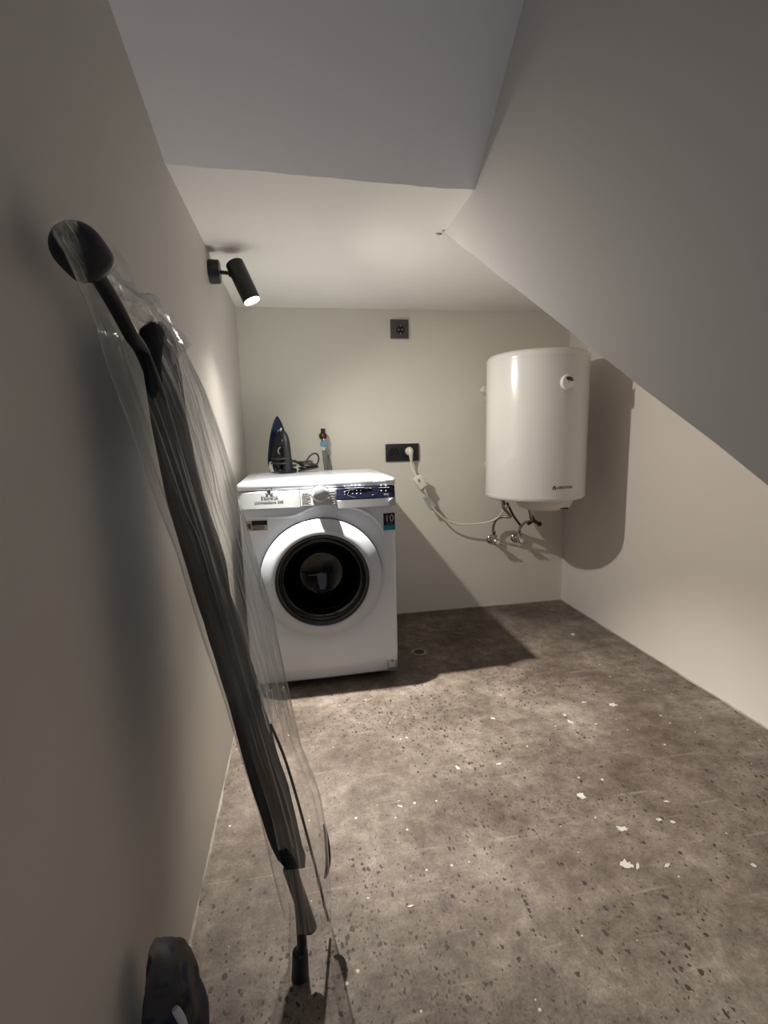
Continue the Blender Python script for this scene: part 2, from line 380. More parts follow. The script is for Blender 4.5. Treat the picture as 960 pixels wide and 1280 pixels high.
# boxed side of the descending flight on the right, its underside sloping down towards the camera
bm = new()
sl = 0.5906
side = [(-0.973, C), (-2.16, 0.955), (YB, 0.955-sl*(-2.16-YB)), (YB, 2.55), (-0.90, 2.55), (-0.90, C)]
NP = 40; edge = []
for i in range(NP+1):
    t = i/NP; y = -0.973+(YB+0.973)*t; z = C-sl*(-0.973-y) + 0.003*noise.noise(Vector((y*6, 0, 4)))*(1 if 0 < i < NP else 0); edge.append((y, z))
side = edge + [(YB, 2.6), (-0.85, 2.6), (-0.85, C+0.03), (-0.96, C+0.004)]
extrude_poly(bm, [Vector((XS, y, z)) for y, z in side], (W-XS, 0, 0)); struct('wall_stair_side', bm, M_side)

# ragged filler line where walls and floor meet
def joint(name, A, B, n, inward, seed):
    A, B, inward = Vector(A), Vector(B), Vector(inward); bm = new()
    top, mid, bot = [], [], []
    for i in range(n+1):
        p = A.lerp(B, i/n); w_ = 0.003+0.007*abs(noise.noise(Vector((i*.37, seed, 0))))+0.004*noise.noise(Vector((i*.11, seed, 2)))
        h_ = 0.004+0.004*abs(noise.noise(Vector((i*.23, seed, 5))))
        top.append(bm.verts.new(p+Vector((0, 0, h_)))); mid.append(bm.verts.new(p+inward*w_*.6+Vector((0, 0, h_*.4)))); bot.append(bm.verts.new(p+inward*w_+Vector((0, 0, .0002))))
    for i in range(n):
        bm.faces.new((top[i], top[i+1], mid[i+1], mid[i])); bm.faces.new((mid[i], mid[i+1], bot[i+1], bot[i]))
    struct(name, bm, M_filler, True)
joint('trim_1', (0.0, -3.5, 0), (0.0, 0, 0), 240, (1, 0, 0), 1)
joint('trim_2', (0.0, 0, 0), (W, 0, 0), 140, (0, -1, 0), 2)
joint('trim_3', (W, 0, 0), (W, -3.5, 0), 240, (-1, 0, 0), 3)
# small paint blob on the ceiling corner of the stair side
bm = new(); ellipsoid(bm, (0.755, -0.965, C-0.001), (.012, .006, .003), 12); ellipsoid(bm, (0.763, -0.99, C-0.001), (.005, .007, .002), 10)
ob = obj('paint_blob', bm, M_chip); ob['kind'] = 'structure'

# white paint splashes trodden on the floor
chips = [(783, 1081, 13, 8, .5), (777, 1036, 12, 5, .3), (727, 995, 7, 5, .8), (834, 1082, 5, 4, -.6), (797, 1083, 3, 6, .1), (824, 1025, 6, 3, .6), (841, 1028, 5, 2.5, .5),
         (942, 1082, 5, 4, .7), (833, 1002, 5, 2, .3), (714, 903, 6, 2.5, .8), (716, 793, 4, 2, .2), (706, 894, 3, 1.6, .4), (730, 878, 4, 1.5, 0), (745, 905, 3, 1.2, 0),
         (616, 898, 5, 2, .4), (624, 955, 6, 2, -.2), (766, 881, 8, 3, .2), (572, 960, 4, 3, 1), (513, 1133, 6, 2, -.4), (500, 1008, 5, 2, .6)]
for k, (px, py, a, b_, an) in enumerate(chips):
    c = bp(px, py, 2, 0); a *= .78; b_ *= .70; ex = (bp(px+a, py+a*math.tan(an*.5), 2, 0)-c); ey = (bp(px, py+b_, 2, 0)-c)
    bm = new(); n = 18; pts = []
    for i in range(n):
        t = 2*PI*i/n; q = .85+.75*noise.noise(Vector((math.cos(t)*2.2, math.sin(t)*2.2, k*3.3)))
        pts.append(c+ex*math.cos(t)*q+ey*math.sin(t)*q)
    extrude_poly(bm, pts, (0, 0, .0011)); obj('paint_splash', bm, M_chip, fl, False)

# floor drain stub: pipe mouth sunk in the slab
dp = bp(524, 815, 2, 0)
dr = thing('floor_drain', 'small round drain mouth set in the concrete floor beside the washing machine', 'drain', dp)
bm = new(); lathe(bm, [(.024, .002), (.034, .004), (.038, .002), (.038, 0), (.024, 0)], (0, 0, 0), (0, 0, 1), 32, capa=False, capb=False); obj('drain_rim', bm, M_rim, dr)
bm = new(); lathe(bm, [(.025, .0012), (.020, .0008)], (0, 0, 0), (0, 0, 1), 24); obj('drain_hole', bm, M_gap, dr)

# ------------------------------------------------------------ washing machine
MW, MD, MH = 0.600, 0.554, 0.850
TH = 0.0117
fr = Vector((0.638, -0.723, 0))
cx = fr - Vector((math.cos(TH), math.sin(TH), 0))*MW/2 + Vector((-math.sin(TH), math.cos(TH), 0))*MD/2
wm = thing('washing_machine', 'white front-loading washing machine with dark round door glass in the back left corner', 'washing machine', cx, TH)
FY = -MD/2
Minv = (Matrix.Translation(cx) @ Matrix.Rotation(TH, 4, 'Z')).inverted()
def mp(px, py, off=0.0):
    """local machine point on its front plane moved out by off"""
    yy = fr.y-off; p = bp(px, py, 1, yy)
    for _ in range(4):
        l = Minv @ p; yy += (FY-off)-l.y; p = bp(px, py, 1, yy)
    return Minv @ p
# body: side shell, front with round opening
RO = 0.222; DC = mp(403, 722, .01); dx_, dz_ = DC.x, DC.z
bm = new()
g = box(bm, (-MW/2, FY+.022, .025), (MW/2, MD/2, MH-.030), .012, 3)
dele = [f for f in bm.faces if f.normal.y < -.9 and abs(f.calc_center_median().y-(FY+.022)) < .002]
bmesh.ops.delete(bm, geom=dele, context='FACES')
obj('cabinet', bm, M_white, wm)
def front_panel():
    bm = new(); n = 96; z0, z1 = .030, .765; x0, x1 = -MW/2, MW/2
    def rect(t, m_=0.0):
        c, s = math.cos(t), math.sin(t); k = 1e9
        if c > 1e-9: k = min(k, (x1-m_-dx_)/c)
        if c < -1e-9: k = min(k, (x0+m_-dx_)/c)
        if s > 1e-9: k = min(k, (z1-m_-dz_)/s)
        if s < -1e-9: k = min(k, (z0+m_-dz_)/s)
        return dx_+c*k, dz_+s*k
    ang = sorted([2*PI*i/n for i in range(n)] + [math.atan2(z-dz_, x-dx_) % (2*PI) for x in (x0, x1) for z in (z0, z1)] )
    def Y(x, z, base):   # gentle bow; the bottom skirt falls back
        bow = -.010*(1-(2*x/MW)**2)
        sk = 0.020*max(0, (.13-z)/.10)**1.4
        return base+bow+sk
    R = []
    R.append([bm.verts.new((dx_+.165*math.cos(t), FY+.10, dz_+.165*math.sin(t))) for t in ang])
    R.append([bm.verts.new((dx_+.205*math.cos(t), FY+.016, dz_+.205*math.sin(t))) for t in ang])
    for rr, off in ((RO, .012), (RO+.004, .003), (RO+.010, 0)):
        row = []
        for t in ang:
            x, z = dx_+rr*math.cos(t), dz_+rr*math.sin(t)
            x = max(x0+.004, min(x1-.004, x)); z = min(z, z1-.004); row.append(bm.verts.new((x, Y(x, z, FY)+off, z)))
        R.append(row)
    for q in (.35, .7):
        row = []
        for t in ang:
            xr, zr = rect(t, .012); xa, za = dx_+(RO+.010)*math.cos(t), dz_+(RO+.010)*math.sin(t)
            x, z = xa+(xr-xa)*q, za+(zr-za)*q; row.append(bm.verts.new((x, Y(x, z, FY), z)))
        R.append(row)
    R.append([bm.verts.new((*(lambda p: (p[0], Y(p[0], p[1], FY), p[1]))(rect(t, .012)),)) for t in ang])
    R.append([bm.verts.new((*(lambda p: (p[0], Y(p[0], p[1], FY)+.004, p[1]))(rect(t, .003)),)) for t in ang])
    R.append([bm.verts.new((*(lambda p: (p[0], Y(p[0], p[1], FY)+.012, p[1]))(rect(t, 0)),)) for t in ang])
    R.append([bm.verts.new((*(lambda p: (p[0], FY+.05, p[1]))(rect(t, 0)),)) for t in ang])
    m_ = len(ang)
    for a, b in zip(R, R[1:]):
        for k in range(m_):
            bm.faces.new((a[k], a[(k+1) % m_], b[(k+1) % m_], b[k]))
    return bm
obj('front_panel', front_panel(), M_white, wm, angle=50)
# top lid
bm = new(); box(bm, (-MW/2-.001, FY-.010, MH-.030), (MW/2+.001, MD/2, MH), .009, 3)
box(bm, (-MW/2+.05, FY+.06, MH-.002), (MW/2-.05, MD/2-.04, MH+.0012), .001, 1)
obj('top_lid', bm, M_white, wm)
bm = new(); lathe(bm, [(.012, 0), (.012, .0015), (.009, .0022), (0, .0022)], (.105, -.09, MH+.0012), (0, 0, 1), 20)
obj('transit_cap', bm, M_panelwhite, wm)
for fx in (-.24, .24):
    for fy in (-.20, .20):
        bm = new(); cyl(bm, (fx, fy, 0), (fx, fy, .03), .022, .018, 16); obj('foot', bm, M_rubber, wm)
# control fascia: bowed slab leaning back slightly at the top
def bowed(x0, x1, z0, z1, d0, d1, n=16, bow=.010, r=.003, thick=.05):
    """front slab between x0..x1, z0..z1, face at distance d0 (bottom) / d1 (top) in front of FY"""
    bm = new(); cols = []
    for i in range(n+1):
        x = x0+(x1-x0)*i/n; b_ = bow*(1-(2*x/MW)**2); xi = x+(r if i == 0 else (-r if i == n else 0))
        pr = [(FY+thick-0.02, z0), (FY-d0-b_+r, z0), (FY-d0-b_, z0+r), (FY-d1-b_, z1-r), (FY-d1-b_+r, z1), (FY+thick-0.02, z1)]
        ring = [bm.verts.new((x, y+(r if (i in (0, n) and 1 <= q <= 4) else 0), z)) for q, (y, z) in enumerate(pr)]; cols.append(ring)
    for a, b in zip(cols, cols[1:]):
        for q in range(6): bm.faces.new((a[q], b[q], b[(q+1) % 6], a[(q+1) % 6]))
    bm.faces.new(cols[0]); bm.faces.new(cols[-1][::-1]); return bm
xa = mp(375, 618, .02).x; xb = mp(421, 615, .02).x
ZT, ZB = MH-.032, .752
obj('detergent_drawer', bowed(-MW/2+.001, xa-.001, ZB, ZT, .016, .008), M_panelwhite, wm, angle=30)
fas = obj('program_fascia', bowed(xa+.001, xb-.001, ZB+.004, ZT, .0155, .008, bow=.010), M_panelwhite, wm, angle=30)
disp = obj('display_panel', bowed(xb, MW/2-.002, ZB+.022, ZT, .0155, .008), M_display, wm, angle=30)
disp['label'] = 'glossy navy touch display'
obj('fascia_strip', bowed(xb, MW/2-.001, ZB-.012, ZB+.0212, .0165, .0155, r=.002), M_panelwhite, wm, angle=30)
# recess band and moulded ridge sweeping over the door
bm = new()
rp = [mp(300, 650, .003), mp(312, 648, .005), mp(350, 646, .006), mp(367, 644, .008), mp(385, 636, .010), mp(400, 632, .013), mp(425, 632, .013), mp(448, 636, .010), mp(466, 646, .008), mp(477, 660, .005), mp(482, 682, .001)]
rp = [Vector((p.x, FY-.010*(1-(2*p.x/MW)**2)-.001, p.z)) for p in rp]
tube(bm, rp, lambda t: .0075*(1-.6*abs(2*t-1)**2), 12, 8)
obj('panel_ridge', bm, M_white, wm)
def fy_at(x, z, off=0.0): return FY-.010*(1-(2*x/MW)**2)-off
# program dial
kc = mp(400, 617, .03); ky = FY-.022-.008
bm = new(); lathe(bm, [(.031, 0), (.031, .012), (.029, .026), (.0265, .030), (.023, .0313), (0, .0313)], (kc.x, ky+.006, kc.z), (0, -1, 0), 40); kn = obj('program_dial', bm, M_panelwhite, wm)
bm = new(); lathe(bm, [(.0325, 0), (.0345, .001), (.0345, .004), (.032, .005)], (kc.x, ky+.007, kc.z), (0, -1, 0), 40, capa=False, capb=False); obj('dial_ring', bm, M_chrome, kn)
# printed programme list, either side of the dial (too small to read in the photograph)
def face_y(x, z):
    t = (z-ZB)/(ZT-ZB); return FY-.010*(1-(2*x/MW)**2)-(.0158*(1-t)+.008*t)-.0008
bm = new(); rnd = random.Random(3)
for k in range(6):
    z = ZT-.012-k*.0092
    for x0, x1 in ((xa+.006, xa+.006+rnd.uniform(.022, .032)), (xb-.008-rnd.uniform(.02, .026), xb-.008)):
        box(bm, (x0, face_y(x0, z)-.0012, z-.0008), (x1, face_y(x1, z)+.001, z+.0008))
    box(bm, (xa+.004, face_y(xa, z-.0045)-.0008, z-.0048), (kc.x-.036, face_y(xa, z)+.001, z-.0044))
obj('programme_marks', bm, M_inkpale, fas, False)['kind'] = 'stuff'
for zz in (ZT-.012, ZT-.021):
    bm = new(); box(bm, (xb-.034, face_y(xb, zz)-.0014, zz-.0028), (xb-.006, face_y(xb, zz)+.001, zz+.0028)); obj('programme_tag', bm, M_inkpale, fas, False)
# display icons
bm = new()
def disp_pt(px, py): 
    p = mp(px, py, .02); return p.x, p.z
for px, py, s in ((431, 608, 1.4), (440, 607, 1.6), (445, 607, 1.6), (450, 607, 1.6), (431, 615, 1.3), (431, 618, .9), (441, 613, 1), (446, 613, 1), (451, 613, 1), (441, 617, 1), (446, 617, 1.3), (451, 617, 1), (477, 607, 1.5), (483, 607, 1.6), (477, 613.5, 1.2), (483, 613.5, 1.2)):
    x, z = disp_pt(px, py); y = face_y(x, z); h = s*.0016
    box(bm, (x-h, y-.0012, z-h), (x+h, y+.001, z+h), .0006, 1)
x, z = disp_pt(468, 602.5)
for q in range(9):
    if q == 4: continue
    xx = x+q*.0055; box(bm, (xx, face_y(xx, z)-.0012, z-.0013), (xx+.0042, face_y(xx, z)+.001, z+.0013))
for (ax, ay, bx) in ((431, 610.5, 455), (458, 610.5, 464), (474, 610, 487)):
    x, z = disp_pt(ax, ay); x2, _ = disp_pt(bx, ay); box(bm, (x, face_y(x, z)-.0008, z-.0004), (x2, face_y(x2, z)+.001, z+.0004))
obj('display_symbols', bm, M_inkwhite, disp, False)['kind'] = 'stuff'
bm = new(); x, z = disp_pt(483, 620.5); box(bm, (x-.009, face_y(x, z)-.0012, z-.010), (x+.011, face_y(x, z)+.002, z+.010), .001, 1)
o = obj('start_button', bm, M_inkgrey, disp); o['label'] = 'pale square start button'
bm = new(); x, z = disp_pt(468, 621); box(bm, (x-.009, face_y(x, z)-.0010, z-.009), (x+.008, face_y(x, z)+.002, z+.009), .001, 1)
obj('side_button', bm, M_sockdark, disp)
# creased protective film still on the display
bm = new()
for pts in (((436, 604), (437, 612), (434, 619)), ((434, 619), (445, 622), (455, 623), (460, 621)), ((431, 614), (445, 611), (462, 610))):
    P = []
    for a, b_ in pts:
        x, z = disp_pt(a, b_); P.append((x, face_y(x, z)-.001, z))
    tube(bm, P, .0007, 6, 6)
obj('film_crease', bm, M_inkgrey, disp)
bm = new(); x, z = disp_pt(489, 624)
extrude_poly(bm, [(x-.010, face_y(x, z)-.004, z-.006), (x+.004, face_y(x, z)-.012, z+.007), (x+.008, face_y(x, z)-.002, z+.004), (x-.002, face_y(x, z)-.001, z-.006)], (0, -.0008, 0))
o = obj('film_corner', bm, M_inkwhite, disp, False); o['label'] = 'peeling clear film corner'
# lettering on the drawer
lx, lz = mp(336, 615, .02).x, mp(336, 615, .02).z
def lt(name, s, px, py, size, m, sx=1):
    p = mp(px, py, .02)
    o = text(name, s, size, (p.x, 0, p.z), FRONT, m, wm, sx=sx)
    for v in o.data.vertices: v.co.y += face_y(v.co.x, v.co.z)-.0003
    return o
lt('brand_lettering', 'Electrolux', 336.5, 621.5, .015, M_ink, 1.0)
lt('model_lettering', 'UltimateCare 300', 336, 627.3, .0095, M_ink, 1.55)
bm = new(); p = mp(336, 614.5, .02); y = 0.0; a = .0125; t_ = .0022
for sx_ in (-1, 1):
    for sz_ in (-1, 1):   # four corner brackets
        box(bm, *[tuple(v) for v in ((min(p.x+sx_*a, p.x+sx_*a*.35), y, min(p.z+sz_*a, p.z+sz_*(a-t_))), (max(p.x+sx_*a, p.x+sx_*a*.35), y+.002, max(p.z+sz_*a, p.z+sz_*(a-t_))))])
        box(bm, *[tuple(v) for v in ((min(p.x+sx_*a, p.x+sx_*(a-t_)), y, min(p.z+sz_*a, p.z+sz_*a*.35)), (max(p.x+sx_*a, p.x+sx_*(a-t_)), y+.002, max(p.z+sz_*a, p.z+sz_*a*.35)))])
extrude_poly(bm, [(p.x-.007, y, p.z), (p.x+.003, y, p.z+.008), (p.x+.003, y, p.z-.008)], (0, .002, 0))
box(bm, (p.x+.003, y, p.z-.003), (p.x+.006, y+.002, p.z+.003))
for v in bm.verts: v.co.y += face_y(v.co.x, v.co.z)-.0005
obj('brand_emblem', bm, M_ink, wm, False)
# stickers
def sticker(name, x0, z0, x1, z1, m, lift=.0015):
    bm = new(); n = 6; P = []
    for i in range(n+1):
        x = x0+(x1-x0)*i/n; P.append(x)
    for a, b_ in zip(P, P[1:]):
        for q in (0,):
            ya, yb = fy_at(a, z0, lift), fy_at(b_, z0, lift)
            vs = [bm.verts.new(v) for v in ((a, ya, z0), (b_, yb, z0), (b_, yb, z1), (a, ya, z1), (a, ya+.004, z0), (b_, yb+.004, z0), (b_, yb+.004, z1), (a, ya+.004, z1))]
            for f in ((0, 1, 2, 3), (7, 6, 5, 4), (0, 4, 5, 1), (3, 2, 6, 7), (0, 3, 7, 4), (1, 5, 6, 2)): bm.faces.new([vs[i] for i in f])
    return obj(name, bm, m, wm, False)
q0, q1 = mp(479.5, 656, .004), mp(493.5, 641, .004); q2 = mp(494, 662, .004)
s10 = sticker('warranty_sticker', q0.x, q2.z, q1.x, q1.z, M_ink); s10['label'] = 'small black and teal sticker reading 10 YEAR'
bm = new(); yy = fy_at(q0.x, 0, .003); box(bm, (q0.x, yy, q2.z), (q1.x, fy_at(q1.x, 0, .0)+.002, q2.z+.020)); obj('teal_band', bm, M_teal, s10, False)
text('sticker_number', '10', .040, ((q0.x+q1.x)/2, yy-.0004, q1.z-.021), FRONT, M_inkpale, s10, sx=.95)
text('sticker_word', 'YEAR', .0115, ((q0.x+q1.x)/2, yy-.0004, q1.z-.041), FRONT, M_inkgrey, s10)
e0, e1 = mp(308, 664, .003), mp(334, 650, .003)
es = sticker('rating_label', e0.x, e0.z, e1.x, e1.z, M_beige); es['label'] = 'beige rating label with black header'
bm = new(); yy = fy_at(e0.x, 0, .001); zc = e1.z-(e1.z-e0.z)*.45
box(bm, (e0.x+.022, fy_at(e1.x, 0, .0030), zc), (e1.x-.001, yy+.004, e1.z-.001)); obj('label_header', bm, M_ink, es, False)
bm = new()
for k in range(3): box(bm, (e0.x+.024, fy_at(e1.x, 0, .0028), zc-.006-k*.006), (e1.x-.012, yy+.004, zc-.0045-k*.006))
box(bm, (e0.x+.003, fy_at(e1.x, 0, .0022), e0.z+.008), (e0.x+.016, yy+.004, zc+.006))
obj('label_lines', bm, M_brass, es, False)['kind'] = 'stuff'
# filter flap at the bottom right
f0, f1 = mp(485.5, 838, .0), mp(496, 825, .0)
bm = new(); t_ = .0012
fy0 = fy_at(.28, 0)+.004
for lo, hi in (((f0.x, f0.z), (f0.x+t_, f1.z)), ((f1.x-t_, f0.z), (f1.x, f1.z)), ((f0.x, f0.z), (f1.x, f0.z+t_))): box(bm, (lo[0], fy0-.004, lo[1]), (hi[0], fy0+.012, hi[1]))
obj('filter_flap_outline', bm, M_greyhose, wm, False)
bm = new(); box(bm, ((f0.x+f1.x)/2-.006, fy0-.0045, f1.z-.006), ((f0.x+f1.x)/2+.006, fy0+.004, f1.z-.001), .001, 1); obj('filter_flap_catch', bm, M_greyhose, wm)
# door
bm = new()
Y0 = FY-.008
prof = [(.234, 0), (.238, .010), (.237, .020), (.231, .028), (.206, .043), (.200, .046), (.186, .050), (.181, .048), (.177, .030)]
lathe(bm, prof, (dx_, Y0, dz_), (0, -1, 0), 96, capa=False, capb=False)
door = obj('door', bm, M_door, wm, angle=60)
bm = new(); lathe(bm, [(.1815, .030), (.1815, .045), (.178, .050), (.173, .049), (.165, .038), (.160, .026)], (dx_, Y0, dz_), (0, -1, 0), 96, capa=False, capb=False)
obj('door_glass_rim', bm, M_darkrim, door, angle=60)
bm = new(); lathe(bm, [(.166, .034), (.160, .040), (.150, .034), (.132, .004), (.122, -.05), (.105, -.09), (.085, -.104), (.06, -.113), (.03, -.118), (0, -.119)], (dx_, Y0, dz_), (0, -1, 0), 80, capa=False)
obj('door_glass', bm, M_glass, door, angle=80)
bm = new(); lathe(bm, [(.237, -.004), (.240, -.001), (.240, .004), (.236, .006)], (dx_, Y0, dz_), (0, -1, 0), 96, capa=False, capb=False); obj('door_seam', bm, M_gap, wm)
# drum behind the glass
bm = new(); lathe(bm, [(.17, 0), (.215, .02), (.225, .05), (.225, .30), (.19, .33), (0, .34)], (dx_, FY+.10, dz_), (0, 1, 0), 64, capa=False)
drum = obj('drum', bm, M_drum, wm, angle=30)
for k in range(3):
    a = -PI/2+k*2*PI/3+.15; c, s = math.cos(a), math.sin(a)
    bm = new(); x, z = dx_+.195*c, dz_+.195*s
    tube(bm, [(x, FY+.15, z), (x-.0*c, FY+.22, z), (x, FY+.38, z)], lambda t: .03*(1-.3*t), 12, 4); obj('drum_paddle', bm, M_drum, drum)
bm = new(); lathe(bm, [(.163, -.02), (.175, .0), (.178, .02), (.19, .035), (.20, .0)], (dx_, FY+.085, dz_), (0, 1, 0), 64, capa=False, capb=False); obj('rubber_seal', bm, M_rubber, wm)

# ------------------------------------------------------------ steam iron on the machine
ic = bp(355, 591, 2, .8512)
iron = thing('steam_iron', 'black steam iron standing on its heel on top of the washing machine', 'iron', ic, 0)
iron.location = (ic.x, ic.y, .8514)
iron.rotation_euler = (0, 0, math.radians(-67))
# local frame: sole faces -X, body and handle towards +X, point upwards
def sole_outline(s, n=24):
    H, Wd = .262*s, .060*s; L_ = []
    for i in range(n+1):
        t = i/n; L_.append((Wd*(1-t**1.9)**.75*(0.86+.14*min(1, t*6)), .004+t*H))
    return L_
ol = sole_outline(1)
bm = new(); loop = [(-.050+.0, y, z) for y, z in ol] + [(-.050, -y, z) for y, z in ol[::-1][1:]]
extrude_poly(bm, [Vector(p) for p in loop], (.006, 0, 0)); o = obj('soleplate', bm, M_sole, iron, angle=30); o['label'] = 'bluish steel soleplate'
def shell(bm, x0, x1, sc0, sc1, zc0, zc1, n=7, zs=1.0):
    rings = []
    for q in range(n+1):
        t = q/n; e = math.sqrt(max(0, 1-(t*.93)**2)); s = sc1+(sc0-sc1)*e; zc = zc0+(zc1-zc0)*t; x = x0+(x1-x0)*t
        L_ = sole_outline(1); pts = [(y*s, zc+(z-.004)*s*zs) for y, z in L_]+[(-y*s, zc+(z-.004)*s*zs) for y, z in L_[::-1][1:]]
        rings.append([bm.verts.new((x, a, b)) for a, b in pts])
    m_ = len(rings[0])
    for a, b in zip(rings, rings[1:]):
        for k in range(m_): bm.faces.new((a[k], a[(k+1) % m_], b[(k+1) % m_], b[k]))
    bm.faces.new(rings[0]); bm.faces.new(rings[-1][::-1])
bm = new(); shell(bm, -.044, -.012, .97, .85, .004, .006, zs=.50); o = obj('pearl_skirt', bm, M_pearl, iron, angle=50); o['label'] = 'pale pearl skirt above the soleplate'
bm = new(); shell(bm, -.043, .022, .90, .42, .002, .0, zs=.86); obj('water_tank', bm, M_blackpl, iron, angle=50)
bm = new(); box(bm, (-.044, -.045, 0), (.058, .045, .022), .010, 3); obj('heel', bm, M_blackpl, iron)
bm = new(); tube(bm, [(.012, 0, .185), (.034, 0, .172), (.050, 0, .14), (.056, 0, .09), (.054, 0, .045), (.044, 0, .014)], lambda t: .0135+.006*t, 14, 8); obj('handle', bm, M_rubber, iron)
bm = new(); lathe(bm, [(.020, 0), (.020, .008), (.017, .011), (0, .011)], (.0, -.0, .122), (1, 0, 0), 24)
for v in bm.verts: v.co += Vector((.012, -.012, -.02))
o = obj('temperature_dial', bm, M_chrome, iron)
bm = new(); lathe(bm, [(.0045, 0), (.0045, .012), (.002, .016)], (-.012, 0, .195), (.6, 0, .8), 12); obj('spray_nozzle', bm, M_pearl, iron)
# power cord wound round the heel and looping off to the right
Ri = Matrix.Rotation(math.radians(67), 3, 'Z')
def IL(wx, wy, z): v = Ri @ Vector((wx, wy, 0)); return Vector((v.x, v.y, z))
bm = new(); pts = []
for k in range(17):
    a = k*PI/4; r_ = .064+.003*math.sin(k*1.7)
    pts.append((r_*.98*math.cos(a), r_*.86*math.sin(a), .030+.0045*k*.55+.004*math.sin(k*2.3)))
pts += [IL(.075, -.005, .040), IL(.10, .0, .045), IL(.125, .006, .075), IL(.150, .008, .086), IL(.165, .008, .070), IL(.160, .0, .042), IL(.14, -.008, .022), IL(.11, -.012, .022), IL(.085, -.010, .036)]
tube(bm, pts, .0042, 8, 6); 
for j in range(4):
    pts = []
    for k in range(9):
        a = 2*PI*k/8; pts.append(IL(.115+(.045-.003*j)*math.cos(a), -.006+.022*math.sin(a), .014+.009*j+.008*math.cos(a+j)))
    tube(bm, pts, .0042, 8, 6)
tube(bm, [IL(.055, 0, .05), IL(.085, .004, .046), IL(.12, -.004, .052), IL(.135, -.01, .045)], .0055, 8, 6)
obj('power_cord', bm, M_cord, iron)

# ------------------------------------------------------------ water tap and inlet hose
tp = bp(404, 545, 1, -.055)
tap = thing('water_tap', 'dark brass washing machine tap on the back wall behind the iron', 'tap', (tp.x, 0, tp.z))
bm = new(); cyl(bm, (0, 0, 0), (0, -.006, 0), .022, .020, 24); cyl(bm, (0, -.003, 0), (0, -.06, 0), .011, .011, 20); obj('wall_fitting', bm, M_chrome, tap)
bm = new(); ellipsoid(bm, (0, -.06, .0), (.020, .020, .020), 20); cyl(bm, (0, -.06, .01), (0, -.06, .038), .014, .013, 6, .002); obj('valve_body', bm, M_brass, tap)
bm = new(); cyl(bm, (0, -.06, -.012), (0, -.06, -.034), .013, .011, 20, .001); obj('nozzle', bm, M_chrome, tap)
bm = new(); lathe(bm, [(.013, 0), (.018, .002), (.018, .010), (.015, .011), (.018, .013), (.018, .020), (.013, .022)], (0, -.06, -.052), (0, 0, 1), 12); ho_c = new()
hose = thing('inlet_hose', 'grey water inlet hose with blue nut dropping behind the washing machine', 'hose', (tp.x, 0, tp.z))
obj('hose_nut', bm, M_bluepl, hose); ho_c.free()
bm = new(); tube(bm, [(0, -.06, -.048), (.001, -.06, -.075)], .009, 14, 2); obj('hose_ferrule', bm, M_inkwhite, hose)
bm = new(); tube(bm, [(.001, -.06, -.072), (.004, -.055, -.12), (.010, -.045, -.2), (.012, -.04, -.4)], .0115, 14, 6); obj('hose_pipe', bm, M_greyhose, hose)
bm = new(); tube(bm, [(.023, -.025, -.10), (.028, -.03, -.16), (.03, -.035, -.35)], .0045, 10, 6); obj('thin_hose', bm, M_greyhose, hose)

# ------------------------------------------------------------ sockets
def socket(name, label, x0, x1, z0, z1, centres, m):
    t = thing(name, label, 'socket', ((x0+x1)/2, 0, (z0+z1)/2)); ox, oz = (x0+x1)/2, (z0+z1)/2
    bm = new(); box(bm, (x0-ox, -.011, z0-oz), (x1-ox, 0, z1-oz), .0025, 2); obj('frame', bm, m, t)
    for c in centres:
        bm = new(); lathe(bm, [(.030, .0115), (.028, .0135), (.0235, .0135), (.0225, .012), (.021, .0035)], (c[0]-ox, 0, c[1]-oz), (0, -1, 0), 32, capa=False, capb=False); s_ = obj('socket_ring', bm, m, t)
        bm = new(); lathe(bm, [(.0245, .0112), (.0, .0112)], (c[0]-ox, 0, c[1]-oz), (0, -1, 0), 32, capa=False, capb=False); obj('socket_well', bm, M_sockhole, t)
        bm = new()
        for s in (-1, 1):
            cyl(bm, (c[0]-ox+s*.0095, -.0112, c[1]-oz), (c[0]-ox+s*.0095, -.0125, c[1]-oz), .0035, .003, 12); box(bm, (c[0]-ox-.003, -.0135, c[1]-oz+s*.0185-.002), (c[0]-ox+.003, -.011, c[1]-oz+s*.0185+.002))
        obj('contact', bm, M_chrome, t)
    return t
a, b_ = bp(488, 423.5, 1, 0), bp(510, 400, 1, 0)
socket('power_socket', 'single graphite power socket high on the back wall near the ceiling', a.x, b_.x, a.z, b_.z, [((a.x+b_.x)/2+.004, (a.z+b_.z)/2-.004)], M_sockgrey)
a, b_ = bp(482, 577, 1, 0), bp(523, 554, 1, 0); sc = bp(492, 565.5, 1, 0); pc = bp(511, 564, 1, 0)
socket('power_socket', 'double charcoal power socket low on the back wall above the washing machine', a.x, b_.x, a.z, b_.z, [(sc.x, sc.z), (pc.x, pc.z)], M_sockdark)

